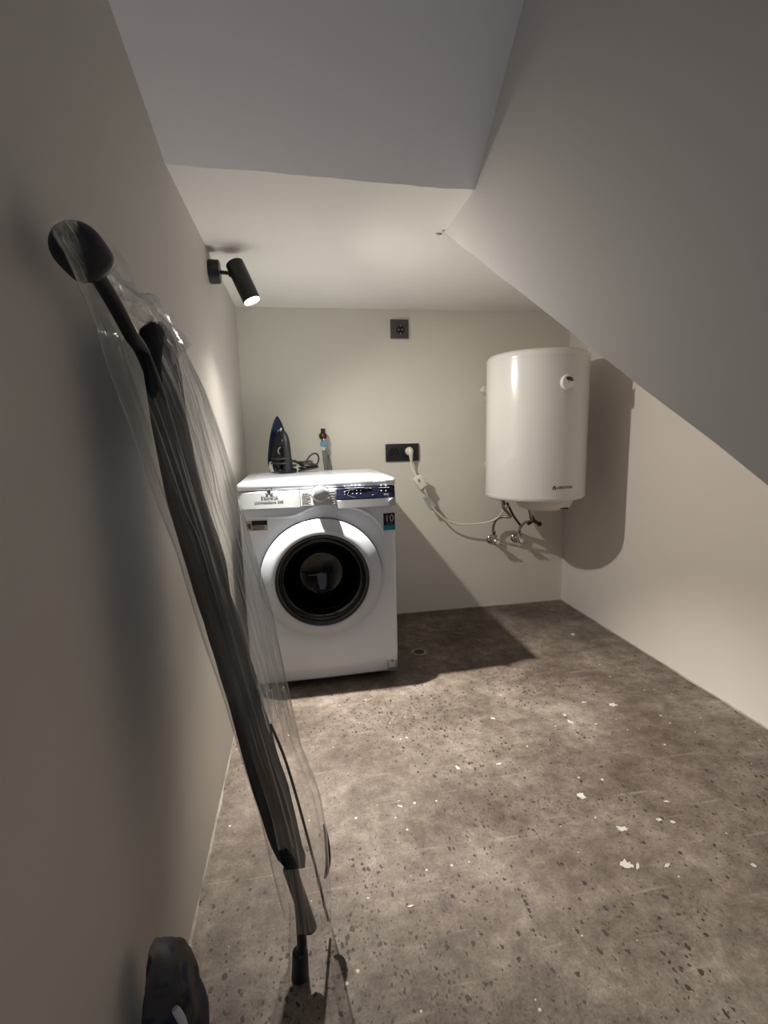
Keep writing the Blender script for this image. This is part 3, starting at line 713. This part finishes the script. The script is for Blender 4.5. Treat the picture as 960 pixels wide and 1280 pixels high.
# ------------------------------------------------------------ water heater
HX, HY, HR, HZT, HZB = 1.412, -.362, .236, 1.372, .694
wh = thing('water_heater', 'white cylindrical electric water heater hung on the back wall by the right corner', 'water heater', (HX, HY, HZB))
HH = HZT-HZB
bm = new(); lathe(bm, [(0, 0), (HR-.03, 0), (HR-.008, .002), (HR-.001, .009), (HR, .018), (HR, HH-.03), (HR-.002, HH-.014), (HR-.012, HH-.004), (HR-.04, HH+.004), (HR*.5, HH+.012), (0, HH+.014)], (0, 0, 0), (0, 0, 1), 96); obj('tank', bm, M_boiler, wh, angle=50)
bm = new(); lathe(bm, [(HR+.0012, 0), (HR+.0016, .004), (HR+.0012, .008)], (0, 0, .016), (0, 0, 1), 96, capa=False, capb=False)
obj('end_seam', bm, M_boiler, wh); bm = new(); lathe(bm, [(HR+.0012, 0), (HR+.0016, .004), (HR+.0012, .008)], (0, 0, HH-.036), (0, 0, 1), 96, capa=False, capb=False); obj('end_seam', bm, M_boiler, wh)
# bottom cover
bc = Vector((.015, -.075, 0))
bm = new(); lathe(bm, [(.132, 0), (.130, -.018), (.118, -.040), (.092, -.050), (0, -.054)], bc+Vector((0, 0, .001)), (0, 0, 1), 56, capa=False); cv = obj('bottom_cover', bm, M_plastic, wh)
bm = new(); box(bm, (-.026, -.004, -.002), (.026, .004, .003), .0015, 1, Matrix.Translation(bc+Vector((.035, -.116, -.036))) @ Matrix.Rotation(-.75, 4, 'X')); obj('cover_slot', bm, M_gap, cv)
# thermometer
def on_tank(px, py):
    d = (fwd + RT*((px-480)/F) - UP*((py-640)/F)); o_ = CAM-Vector((HX, HY, 0))
    A = d.x**2+d.y**2; B = 2*(o_.x*d.x+o_.y*d.y); Cc = o_.x**2+o_.y**2-HR**2
    t = (-B-math.sqrt(B*B-4*A*Cc))/(2*A); p = CAM+d*t; return p-Vector((HX, HY, HZB))
g = on_tank(709, 478); nrm = Vector((g.x, g.y, 0)).normalized()
bm = new(); lathe(bm, [(.034, -.004), (.034, .010), (.031, .014), (.027, .0145), (.026, .011)], g, nrm, 40, capa=False, capb=False); gg = obj('thermometer', bm, M_boiler, wh); gg['label'] = 'chrome-rimmed round thermometer'
bm = new(); lathe(bm, [(.0265, .0108), (0, .0108)], g, nrm, 40, capa=False, capb=False); obj('gauge_face', bm, M_chrome, gg)
side_v = Vector((0, 0, 1)).cross(nrm)
bm = new(); c0 = g+nrm*.0112
extrude_poly(bm, [c0+(side_v*math.cos(t)+Vector((0, 0, 1))*math.sin(t))*r_ for r_, rng in ((.024, [PI*.08+PI*.62*i/12 for i in range(13)]), (.010, [PI*.70-PI*.62*i/12 for i in range(13)])) for t in rng], nrm*.0006)
obj('gauge_scale', bm, M_dial, gg, False)
bm = new(); tube(bm, [c0+nrm*.001, c0+nrm*.001+Vector((0, 0, .02))+side_v*.004], .0009, 6, 2); obj('gauge_needle', bm, M_ink, gg)
# lettering wrapped on the tank
def wrap_text(name, s, px, py, size, sx):
    p = on_tank(px, py); a0 = math.atan2(p.y, p.x)
    cu = bpy.data.curves.new(name, 'FONT'); cu.body = s; cu.size = size; cu.align_x = 'CENTER'; cu.align_y = 'CENTER'; cu.extrude = .0004; cu.resolution_u = 2
    t = bpy.data.objects.new(name, cu); COL.objects.link(t); me = bpy.data.meshes.new_from_object(t.evaluated_get(bpy.context.evaluated_depsgraph_get())); bpy.data.objects.remove(t)
    for v in me.vertices:
        an = a0+v.co.x*sx/HR; rr = HR+.0012+v.co.z; v.co = Vector((rr*math.cos(an), rr*math.sin(an), p.z+v.co.y))
    me.materials.clear(); me.materials.append(M_ink); o = bpy.data.objects.new(name, me); COL.objects.link(o); o.parent = wh
wrap_text('brand_lettering', 'ARISTON', 706.5, 609.5, .018, 1.05)
p = on_tank(693, 610); a0 = math.atan2(p.y, p.x); bm = new()
ul = [(-.008, -.007), (.008, -.007), (.008, .003), (0, .010), (-.008, .003)]; il = [(x*.55, z*.5-.001) for x, z in ul]
def wp(x, z, k): an = a0+x/HR; return ((HR+k)*math.cos(an), (HR+k)*math.sin(an), p.z+z)
for i in range(5):
    j = (i+1) % 5; vs = [bm.verts.new(wp(*q, k)) for k in (.0016, .0) for q in (ul[i], ul[j], il[j], il[i])]
    for f in ((0, 1, 2, 3), (7, 6, 5, 4), (0, 4, 5, 1), (2, 6, 7, 3)): bm.faces.new([vs[q] for q in f])
obj('brand_emblem', bm, M_ink, wh, False)
# wall bracket
bm = new(); box(bm, (-.12, .20, HH-.19), (.12, -HY-.001, HH-.12), .004, 2); obj('wall_bracket', bm, M_boiler, wh); bm = new(); box(bm, (-.12, .20, .12), (.12, -HY-.001, .16), .004, 2); obj('wall_bracket', bm, M_boiler, wh)
# pipe stubs under the tank
stubs = [(.0, .14), (.12, .14)]
for sx_, sy_ in stubs:
    bm = new(); cyl(bm, (sx_-.10, sy_, .004), (sx_-.10, sy_, -.035), .012, .012, 18); cyl(bm, (sx_-.10, sy_, -.02), (sx_-.10, sy_, -.034), .016, .016, 6); obj('pipe_stub', bm, M_brass, wh)
# small white stopcock on the wall left of the tank
sp = bp(605.5, 487, 1, -.04)
tg = thing('air_valve', 'small white capped valve on the back wall left of the water heater', 'valve', (sp.x, 0, sp.z))
bm = new(); cyl(bm, (0, 0, 0), (0, -.035, 0), .012, .012, 18, .002); cyl(bm, (0, -.035, .0), (0, -.058, 0), .019, .017, 20, .003); obj('valve_cap', bm, M_plastic, tg)
bm = new(); cyl(bm, (-.002, -.05, -.012), (-.004, -.052, -.036), .008, .006, 14, .001); obj('valve_spout', bm, M_chrome, tg)

# ------------------------------------------------------------ angle valves and flexible pipes
def angle_valve(label, px, py):
    c = bp(px, py, 1, -.045); t = thing('angle_valve', label, 'valve', (c.x, 0, c.z))
    bm = new(); lathe(bm, [(.030, 0), (.029, .004), (.022, .010), (.014, .013)], (0, 0, 0), (0, -1, 0), 32); obj('rosette', bm, M_chrome, t)
    bm = new(); cyl(bm, (0, -.008, 0), (0, -.062, 0), .012, .012, 20, .001); cyl(bm, (0, -.042, .0), (0, -.042, .034), .010, .010, 18); cyl(bm, (0, -.042, .018), (0, -.042, .034), .0145, .0145, 6); obj('valve_body', bm, M_chrome, t)
    bm = new(); cyl(bm, (0, -.060, 0), (0, -.068, 0), .009, .009, 16)
    lathe(bm, [(.012, 0), (.018, .003), (.018, .016), (.014, .020), (0, .021)], (0, -.066, 0), (0, -1, 0), 8)
    cyl(bm, (.0, -.078, -.0), (.040, -.081, -.014), .007, .006, 12, .001); obj('valve_handle', bm, M_chrome, t)
    return c
v1 = angle_valve('left chrome angle valve on the back wall under the water heater', 618, 676)
v2 = angle_valve('right chrome angle valve on the back wall under the water heater', 648.5, 674)
def hose_obj(name, label, pts, r, m, endm=M_chrome):
    t = thing(name, label, 'hose', pts[0]); P = [Vector(p)-Vector(pts[0]) for p in pts]
    bm = new(); tube(bm, P, r, 12, 8); obj('braided_pipe', bm, m, t)
    for a, b in ((P[0], P[1]), (P[-1], P[-2])):
        d = (b-a).normalized(); bm = new(); cyl(bm, a, a+d*.022, r+.004, r+.003, 6); obj('end_nut', bm, endm, t)
s1 = Vector((HX-.10, HY+.14, HZB-.036)); s2 = Vector((HX+.02, HY+.14, HZB-.036))
hose_obj('flexible_hose', 'braided flexible hose arching left from the left angle valve to the heater',
         [(v1.x, -.042, v1.z+.034), bp(616.5, 660, 1, -.05), bp(620, 650, 1, -.07), bp(628, 646, 1, -.10), bp(638, 646, 1, -.15), s1+Vector((.0, -.004, -.035)), s1], .008, M_braid)
hose_obj('flexible_hose', 'braided flexible hose curving right from the right angle valve to the heater',
         [(v2.x, -.042, v2.z+.034), bp(650, 660, 1, -.06), bp(656, 653, 1, -.12), bp(664, 650, 1, -.2), s2+Vector((.02, .0, -.035)), s2], .008, M_braid)
sv = bp(667, 652, 1, -.19)
t = thing('safety_valve', 'dark brass safety valve hanging under the water heater cover', 'valve', sv)
bm = new(); cyl(bm, (-.015, 0, .030), (0, 0, 0), .013, .013, 14, .002); cyl(bm, (-.004, 0, .008), (.032, 0, -.014), .011, .009, 14, .002); cyl(bm, (-.012, 0, .0), (-.035, 0, -.012), .010, .010, 14, .002); obj('valve_body', bm, M_brass, t)
bm = new(); cyl(bm, (.030, 0, -.012), (.042, 0, -.020), .014, .012, 8, .001); obj('valve_knob', bm, M_black, t)
tag_pipe = new(); tube(tag_pipe, [bp(634, 629, 1, -.24), bp(638, 637, 1, -.22), bp(642, 645, 1, -.18), bp(650, 656, 1, -.13)], .0065, 12, 8)
o = obj('drain_pipe', tag_pipe, M_brass); tag(o, 'thin dark pipe slanting down between the heater and the right angle valve', 'pipe')

# ------------------------------------------------------------ heater cable with plug, switch box and tag
pl = Vector((pc.x, -.0115, pc.z))
cab = thing('heater_cable', 'cream power cable running from the double socket to the water heater', 'cable', pl)
bm = new(); cyl(bm, (0, .002, 0), (0, -.016, 0), .0235, .021, 28, .002)
tube(bm, [(.0, -.014, .004), (.001, -.026, -.006), (.003, -.026, -.028), (.006, -.022, -.056)], lambda t: .0175*(1-.62*t), 16, 6); obj('plug', bm, M_plastic, cab)
def cw(px, py, y): return bp(px, py, 1, y)-pl
bm = new(); tube(bm, [(.006, -.022, -.054), cw(514.5, 583, -.038), cw(518, 591, -.05), cw(522, 598, -.062)], .0052, 10, 8)
tube(bm, [cw(530, 610, -.07), cw(533, 617, -.07), cw(537, 627, -.068), cw(544, 638, -.068), cw(556, 649, -.07), cw(572, 655, -.075), cw(590, 655, -.085), cw(608, 653, -.11), cw(621, 648, -.15), cw(630, 638, -.20), cw(636, 632, -.24)], .0048, 10, 8)
obj('cord', bm, M_plastic, cab)
bm = new(); tube(bm, [cw(520, 594, -.056), cw(522.5, 599, -.062)], .009, 12, 3); obj('strain_relief', bm, M_plastic, cab); bm = new(); tube(bm, [cw(529.5, 609, -.069), cw(532.5, 616, -.07)], lambda t: .010-.003*t, 12, 3); obj('strain_relief', bm, M_plastic, cab)
ca, cb = cw(520, 596, -.06), cw(529.5, 610, -.07); ax = (cb-ca).normalized(); 
q = Vector((0, -1, 0)); q = (q-ax*q.dot(ax)).normalized(); sdir = ax.cross(q)
mt = Matrix.Translation((ca+cb)/2) @ Matrix((sdir, q, ax)).transposed().to_4x4()
bm = new(); L2 = (cb-ca).length/2; box(bm, (-.024, -.014, -L2), (.024, .016, L2), .005, 3, mt); bx = obj('switch_box', bm, M_plastic, cab)
bm = new(); box(bm, (-.006, .015, -.020), (.006, .019, -.004), .001, 1, mt); o = obj('test_button', bm, M_greyhose, bx)
bm = new(); box(bm, (-.034, -.004, -L2*.55), (-.022, .010, -L2*.1), .002, 1, mt); obj('mounting_lug', bm, M_plastic, bx); bm = new(); box(bm, (.022, -.004, -L2*.95), (.031, .006, -L2*.55), .002, 1, mt); obj('mounting_lug', bm, M_plastic, bx)
# folded paper tag hung on the cable
bm = new()
A = [cw(528, 622, -.075), cw(534, 619, -.078), cw(545, 632, -.070), cw(537, 637, -.066)]
extrude_poly(bm, A, (0, -.0008, 0)); Bq = [cw(545, 632, -.070), cw(537, 637, -.066), cw(544, 639, -.045), cw(551, 640, -.045)]
extrude_poly(bm, Bq, (0, -.0008, 0)); pt = obj('paper_tag', bm, M_paper, cab, False)
bm = new()
for k in range(4):
    a_ = A[0].lerp(A[3], .2+.18*k)+Vector((0, -.002, 0)); b2 = A[1].lerp(A[2], .2+.18*k)+Vector((0, -.002, 0)); tube(bm, [a_.lerp(b2, .12), a_.lerp(b2, .8)], .0011, 4, 1)
obj('tag_print', bm, M_inkgrey, pt)['kind'] = 'stuff'

# ------------------------------------------------------------ wall spot lamp
by = -.745; bz = bp(265, 338, 0, .02).z
lp = thing('wall_spotlight', 'black cylindrical wall spotlight on the left wall just under the ceiling', 'lamp', (0, by, bz))
bz2 = 1.587
lp.location = (0, by, bz2)
o3 = Vector((0, by, bz2))
bm = new(); cyl(bm, (0, 0, 0), (.036, 0, 0), .039, .038, 40, .003); obj('wall_plate', bm, M_black, lp)
hd = LAMP_TOP.lerp(LAMP_END, .30)-o3
bm = new(); cyl(bm, (.034, 0, 0), hd, .0065, .0065, 16); ellipsoid(bm, hd-Vector((.028, 0, 0)), (.011, .011, .011), 14); obj('swivel_arm', bm, M_black, lp)
bm = new(); L_ = (LAMP_END-LAMP_TOP).length; r_ = .031
lathe(bm, [(r_-.003, 0), (r_, .003), (r_, L_), (r_-.002, L_), (r_-.002, L_-.010), (0, L_-.010)], LAMP_TOP-o3, LDIR, 48); obj('lamp_head', bm, M_black, lp)
bm = new(); lathe(bm, [(r_-.003, L_-.0085), (.012, L_-.0045), (0, L_-.004)], LAMP_TOP-o3, LDIR, 32, capa=False); o = obj('lamp_lens', bm, M_lens, lp); o['label'] = 'glowing warm white lens'

# ------------------------------------------------------------ ironing board, wrapped in film, leaning on the left wall
def interp(pts, v, k=1, j=0):
    if v <= pts[0][k]: return pts[0][j]
    for a, b in zip(pts, pts[1:]):
        if v <= b[k]: return a[j]+(b[j]-a[j])*(v-a[k])/(b[k]-a[k])
    return pts[-1][j]
foot_b = Vector((.224, -1.808, 0))
ib = thing('ironing_board', 'folded dark ironing board in clear plastic wrap leaning against the left wall', 'ironing board', foot_b)
NE = [(172, 402), (177, 430), (181, 454), (192, 530), (209, 617), (222, 665), (238, 721), (256, 774), (273, 833), (292, 895), (318, 989), (340, 1054), (359, 1088)]
FE = [(200, 402), (214, 429), (220, 471), (231, 541), (251, 617), (264, 656), (287, 749), (312, 833), (332, 904), (356, 982), (371, 1051), (381, 1084)]
near, far = [], []
nL = 48
for i in range(nL+1):
    t = i/nL; py = 402+(1088-402)*t
    yn = -1.87; pn = bp(interp(NE, py), py, 1, yn)
    pf_y = -1.60 if t < .8 else -1.60-.17*((t-.8)/.2)**1.3
    if t < .1: pf_y = -1.60-.13*((.1-t)/.1)**2
    py2 = 402+(1084-402)*t; pf = bp(interp(FE, py2), py2, 1, pf_y)
    if t < .06: pn = pn.lerp(bp(188, 402, 1, -1.76), ((.06-t)/.06)**2*.8)
    near.append(pn); far.append(pf)
bm = new(); nW = 8; top, bot = [], []
for i in range(nL+1):
    ra, rb = [], []
    for k in range(nW+1):
        u = k/nW; p = near[i].lerp(far[i], u)
        nz = noise.noise(p*16)*.004+noise.noise(Vector((p.x*4, p.y*30, p.z*9)))*.002
        edge_ = min(u, 1-u)*nW; th = .013*min(1, math.sqrt(max(0, edge_))+.25)
        if i in (0, nL): th *= .4
        p = Vector((max(p.x, .022), p.y, p.z))
        ra.append(bm.verts.new(p+Vector((th+nz, (nz*.8), 0))-foot_b)); rb.append(bm.verts.new(p+Vector((-th*.8+nz*.3, nz*.8, 0))-foot_b))
    top.append(ra); bot.append(rb)
for i in range(nL):
    for k in range(nW):
        bm.faces.new((top[i][k], top[i][k+1], top[i+1][k+1], top[i+1][k])); bm.faces.new((bot[i][k], bot[i+1][k], bot[i+1][k+1], bot[i][k+1]))
    bm.faces.new((top[i][0], top[i+1][0], bot[i+1][0], bot[i][0])); bm.faces.new((top[i][nW], bot[i][nW], bot[i+1][nW], top[i+1][nW]))
for k in range(nW):
    bm.faces.new((top[0][k], bot[0][k], bot[0][k+1], top[0][k+1])); bm.faces.new((top[nL][k], top[nL][k+1], bot[nL][k+1], bot[nL][k]))
obj('padded_board', bm, M_fabric, ib, angle=70)
# frame: long leg with rubber feet, second leg folded alongside
tA = bp(98, 312, 0, .05); 
def F_(p): return Vector(p)-foot_b
midp = [bp(122, 345, 0, .05), bp(160, 412, 0, .062)]
bm = new(); tube(bm, [F_(tA), F_(midp[0]), F_(midp[1]), F_(bp(196, 500, 1, -1.84)+Vector((.004, 0, 0))), F_(bp(300, 850, 1, -1.82)), F_(bp(365, 1080, 1, -1.81)), F_(bp(377, 1170, 1, -1.81)), Vector((0, 0, .03))], .0095, 14, 8); lg = obj('leg', bm, M_tube, ib)
bm = new(); cyl(bm, Vector((.003, -.0, .062)), Vector((0, 0, 0)), .0145, .0165, 20, .004); obj('rubber_foot', bm, M_rubber, lg)
# upper rubber foot, a fat rounded boot pressed to the wall
bm = new(); A_ = bp(97, 310, 0, .042); B_ = bp(118, 334, 0, .052); dd = (B_-A_)
lathe(bm, [(.028*math.sin(q*PI/20), -.027*math.cos(q*PI/20)) for q in range(11)]+[(.028, .008), (.0275, .016), (.0265, .022), (.024, .027), (.018, .031), (.012, .034)], F_(A_), dd, 48); o = obj('rubber_foot', bm, M_rubber, lg)
l2 = [bp(338, 905, 1, -1.69), bp(359, 957, 1, -1.70), bp(388, 1060, 1, -1.71), bp(410, 1150, 1, -1.73)]
bm = new(); tube(bm, [F_(p) for p in l2], .0028, 12, 6); lg2 = obj('leg', bm, M_tube, ib)
bm = new(); tube(bm, [F_(bp(405, 1030, 1, -1.68)), F_(bp(409, 1055, 1, -1.69)), F_(bp(410, 1080, 1, -1.70)), F_(bp(406, 1098, 1, -1.71))], lambda t: .006*(.4+.6*math.sin(PI*t)), 10, 6); obj('end_cap', bm, M_rubber, lg2)
bm = new(); tube(bm, [F_(bp(362, 1085, 1, -1.80)), F_(bp(388, 1160, 1, -1.79))], .013, 12, 4); obj('leg_sleeve', bm, M_rubber, lg)
# plastic film sleeve
FL = [(66, 292), (88, 327), (116, 398), (138, 465), (161, 524), (192, 614), (222, 693), (253, 797), (278, 867), (301, 943), (327, 1023), (346, 1107), (359, 1160)]
FR = [(102, 276), (120, 290), (127, 327), (161, 364), (195, 381), (223, 426), (254, 488), (274, 541), (290, 592), (307, 656), (323, 712), (340, 769), (354, 833), (368, 895), (377, 937), (399, 989), (409, 1045), (412, 1095), (415, 1157)]
bm = new(); uvl = bm.loops.layers.uv.new('UVMap'); nS, nR = 150, 96; rings = []
for i in range(nS+1):
    t = i/nS; pyl = 284+(1160-284)*t; pyr = 276+(1157-276)*t
    # the right edge drops faster near the top where the film is gathered over the nose
    yl = -1.93+.06*t; yr = -1.72
    if t < .14: yl -= (.14-t)*1.15; yr -= (.14-t)*1.6
    Lp = bp(interp(FL, pyl), pyl, 1, yl); Rp = bp(interp(FR, pyr), pyr, 1, yr)
    bd = near[min(nL, max(0, int((t*1.26-.14)*nL)))]; bx_ = max(.010, min(Lp.x, bd.x-.022))
    Bp = Vector((max(.010, bx_+.002), -1.60 if t > .12 else -1.86+.26*t/.12, (Lp.z+Rp.z)/2+.02))
    Wp = Vector((max(.008, Lp.x-.006), (Lp.y+Bp.y)/2, (Lp.z+Bp.z)/2))
    Md = Lp.lerp(Rp, .5)+Vector((.004, -.012, 0))
    B2 = Bp.lerp(Rp, .5)+Vector((.012, .015, 0))
    loop = smooth_path([Lp, Md, Rp, B2, Bp, Wp], nR//6, closed=True)
    cc = sum(loop, Vector())/len(loop); row = []
    for k, p in enumerate(loop):
        a = 2*PI*k/len(loop); d = (p-cc); d.normalize()
        wr = .0042*noise.noise(Vector((math.cos(a)*5.5, math.sin(a)*5.5, t*2.6)))+.0028*noise.noise(Vector((math.cos(a)*13, math.sin(a)*13, t*5)))
        crk = math.exp(-((t-.13)/.045)**2)   # crumpled gather over the board nose
        wr += crk*.010*noise.noise(Vector((p.x*60, p.y*60, p.z*60)))
        if t > .97: wr += .006*noise.noise(Vector((a*3, 9, 1)))
        q = p+d*wr; row.append(bm.verts.new(F_(Vector((max(q.x, .004), q.y, max(q.z, .006))))))
    rings.append(row)
m_ = len(rings[0])
REC = [[v.co.copy() for v in row] for row in rings]
for i in range(nS):
    for k in range(m_):
        f = bm.faces.new((rings[i][k], rings[i][(k+1) % m_], rings[i+1][(k+1) % m_], rings[i+1][k]))
        for lo, (u, v) in zip(f.loops, ((k, i), (k+1, i), (k+1, i+1), (k, i+1))): lo[uvl].uv = (u/m_, v/nS)
o = obj('plastic_wrap', bm, M_film, ib, angle=180); o['label'] = 'clear wrinkled plastic wrap'

# pulled creases of the film: fine ridges running along the sleeve
bm = new(); rc = random.Random(5)
for q in range(30):
    k0 = rc.randrange(m_); a_ = rc.randrange(4, 90); b2 = min(nS-2, a_+rc.randrange(25, 80)); dr_ = rc.uniform(-.10, .10)
    P = []
    for i in range(a_, b2, 4):
        k = int(k0+dr_*(i-a_)) % m_; P.append(REC[i][k])
    if len(P) > 3: tube(bm, P, lambda t: .0010*math.sin(PI*min(1, max(0, t)))+.0002, 5, 2)
for k in (0, 1):
    tube(bm, [REC[i][0 if k == 0 else m_//3] for i in range(6, nS-2, 4)], .0011, 5, 2)
o = obj('film_creases', bm, M_film2, ib, angle=180); o['kind'] = 'stuff'
# loose folded-over flap of film along the far edge of the board, pleated lengthwise
def pleat(name, rows_, c0, c1, y0, y1, nP, amp, taper):
    bm = new(); uvl = bm.loops.layers.uv.new('UVMap'); V = []
    for i, (py, a_, b2) in enumerate(rows_):
        row = []; t = i/(len(rows_)-1)
        for k in range(nP*6+1):
            u = k/(nP*6); px = a_+(b2-a_)*u; y = y0+(y1-y0)*u+amp*math.sin(2*PI*nP*u+1.5*math.sin(t*9+u*4))*(.5+.7*noise.noise(Vector((u*7, t*4, 1))))
            pz = py+taper*noise.noise(Vector((u*9, 4, t)))*(t > .93); row.append(bm.verts.new(F_(bp(px, pz, 1, y))))
        V.append(row)
    for i in range(len(V)-1):
        for k in range(len(V[0])-1):
            f = bm.faces.new((V[i][k], V[i][k+1], V[i+1][k+1], V[i+1][k]))
            for lo, (u, v) in zip(f.loops, ((k, i), (k+1, i), (k+1, i+1), (k, i+1))): lo[uvl].uv = (u/(nP*9), v/len(V))
    return obj(name, bm, M_film2, ib, angle=180)
R_ = []
for i in range(61):
    py = 425+(905-425)*i/60; R_.append((py, interp(FE, py)-4, interp(FR, py)-2))
o = pleat('film_flap', R_, 0, 0, -1.66, -1.705, 8, .006, 60); o['label'] = 'silvery pleated film along the far edge'
# crumpled gather of film over the pointed end of the board
bm = new(); uvl = bm.loops.layers.uv.new('UVMap'); V = []
for i in range(41):
    t = i/40; px = 128+(232-128)*t; py = 332+(438-332)*t-12*math.sin(PI*t); row = []
    for k in range(21):
        u = k/20; off = (u-.25)*(14+26*t); q = bp(px-off*.62, py+off*.78, 1, -1.90+.16*t+.03*u)
        q += Vector((noise.noise(q*70), noise.noise(q*70+Vector((5, 0, 0))), noise.noise(q*70+Vector((0, 9, 0)))))*.014*(.4+.6*math.sin(PI*t))
        q.x = max(q.x, .006); row.append(bm.verts.new(F_(q)))
    V.append(row)
for i in range(40):
    for k in range(20):
        f = bm.faces.new((V[i][k], V[i][k+1], V[i+1][k+1], V[i+1][k]))
        for lo, (u, v) in zip(f.loops, ((k, i), (k+1, i), (k+1, i+1), (k, i+1))): lo[uvl].uv = (u/20, v/10)
obj('film_gather', bm, M_film3, ib, angle=25)

# ------------------------------------------------------------ dusty dark sack at the bottom left
sk = thing('plastic_sack', 'dusty dark navy plastic sack standing against the left wall by the ironing board foot', 'sack', (.050, -1.975, 0))
bm = new(); nz_, nr = 30, 40; rings = []
for j in range(nz_+1):
    t = j/nz_; z = .305*t
    rx = .044-.020*t**3.0; ry = .048-.020*t**3; cx_ = .004*t**3
    if t > .93: ry *= 1-.3*((t-.93)/.07)**2; rx *= 1-.10*((t-.93)/.07)**2
    row = []
    for k in range(nr):
        a = 2*PI*k/nr; c, s = math.cos(a), math.sin(a)
        e = .6; x = cx_+rx*math.copysign(abs(c)**e, c); y = ry*math.copysign(abs(s)**e, s)
        n_ = noise.noise(Vector((c*2, s*2, z*14)))*.006+noise.noise(Vector((c*5, s*5, z*40)))*.0022
        row.append(bm.verts.new((max(-.048, x+n_*c), y+n_*s, z+.010*c*(t > .9)*-1)))
    rings.append(row)
for a, b in zip(rings, rings[1:]):
    for k in range(nr): bm.faces.new((a[k], a[(k+1) % nr], b[(k+1) % nr], b[k]))
bm.faces.new(rings[0]); bm.faces.new(rings[-1][::-1])
obj('sack_body', bm, M_sack, sk, angle=60)
bm = new()  # pale strip modelled as the gloss highlight on the plastic
pts = [Vector(p) for p in [(.020, -.0435, .262), (.027, -.0445, .245), (.033, -.045, .215), (.036, -.0455, .180)]]
tube(bm, pts, lambda t: .0058*math.sin(PI*min(1, t*.75+.22))*(1-.5*t)+.0006, 8, 6)
o = obj('gloss_streak', bm, M_paper, sk); o['label'] = 'pale strip standing in for a gloss highlight'
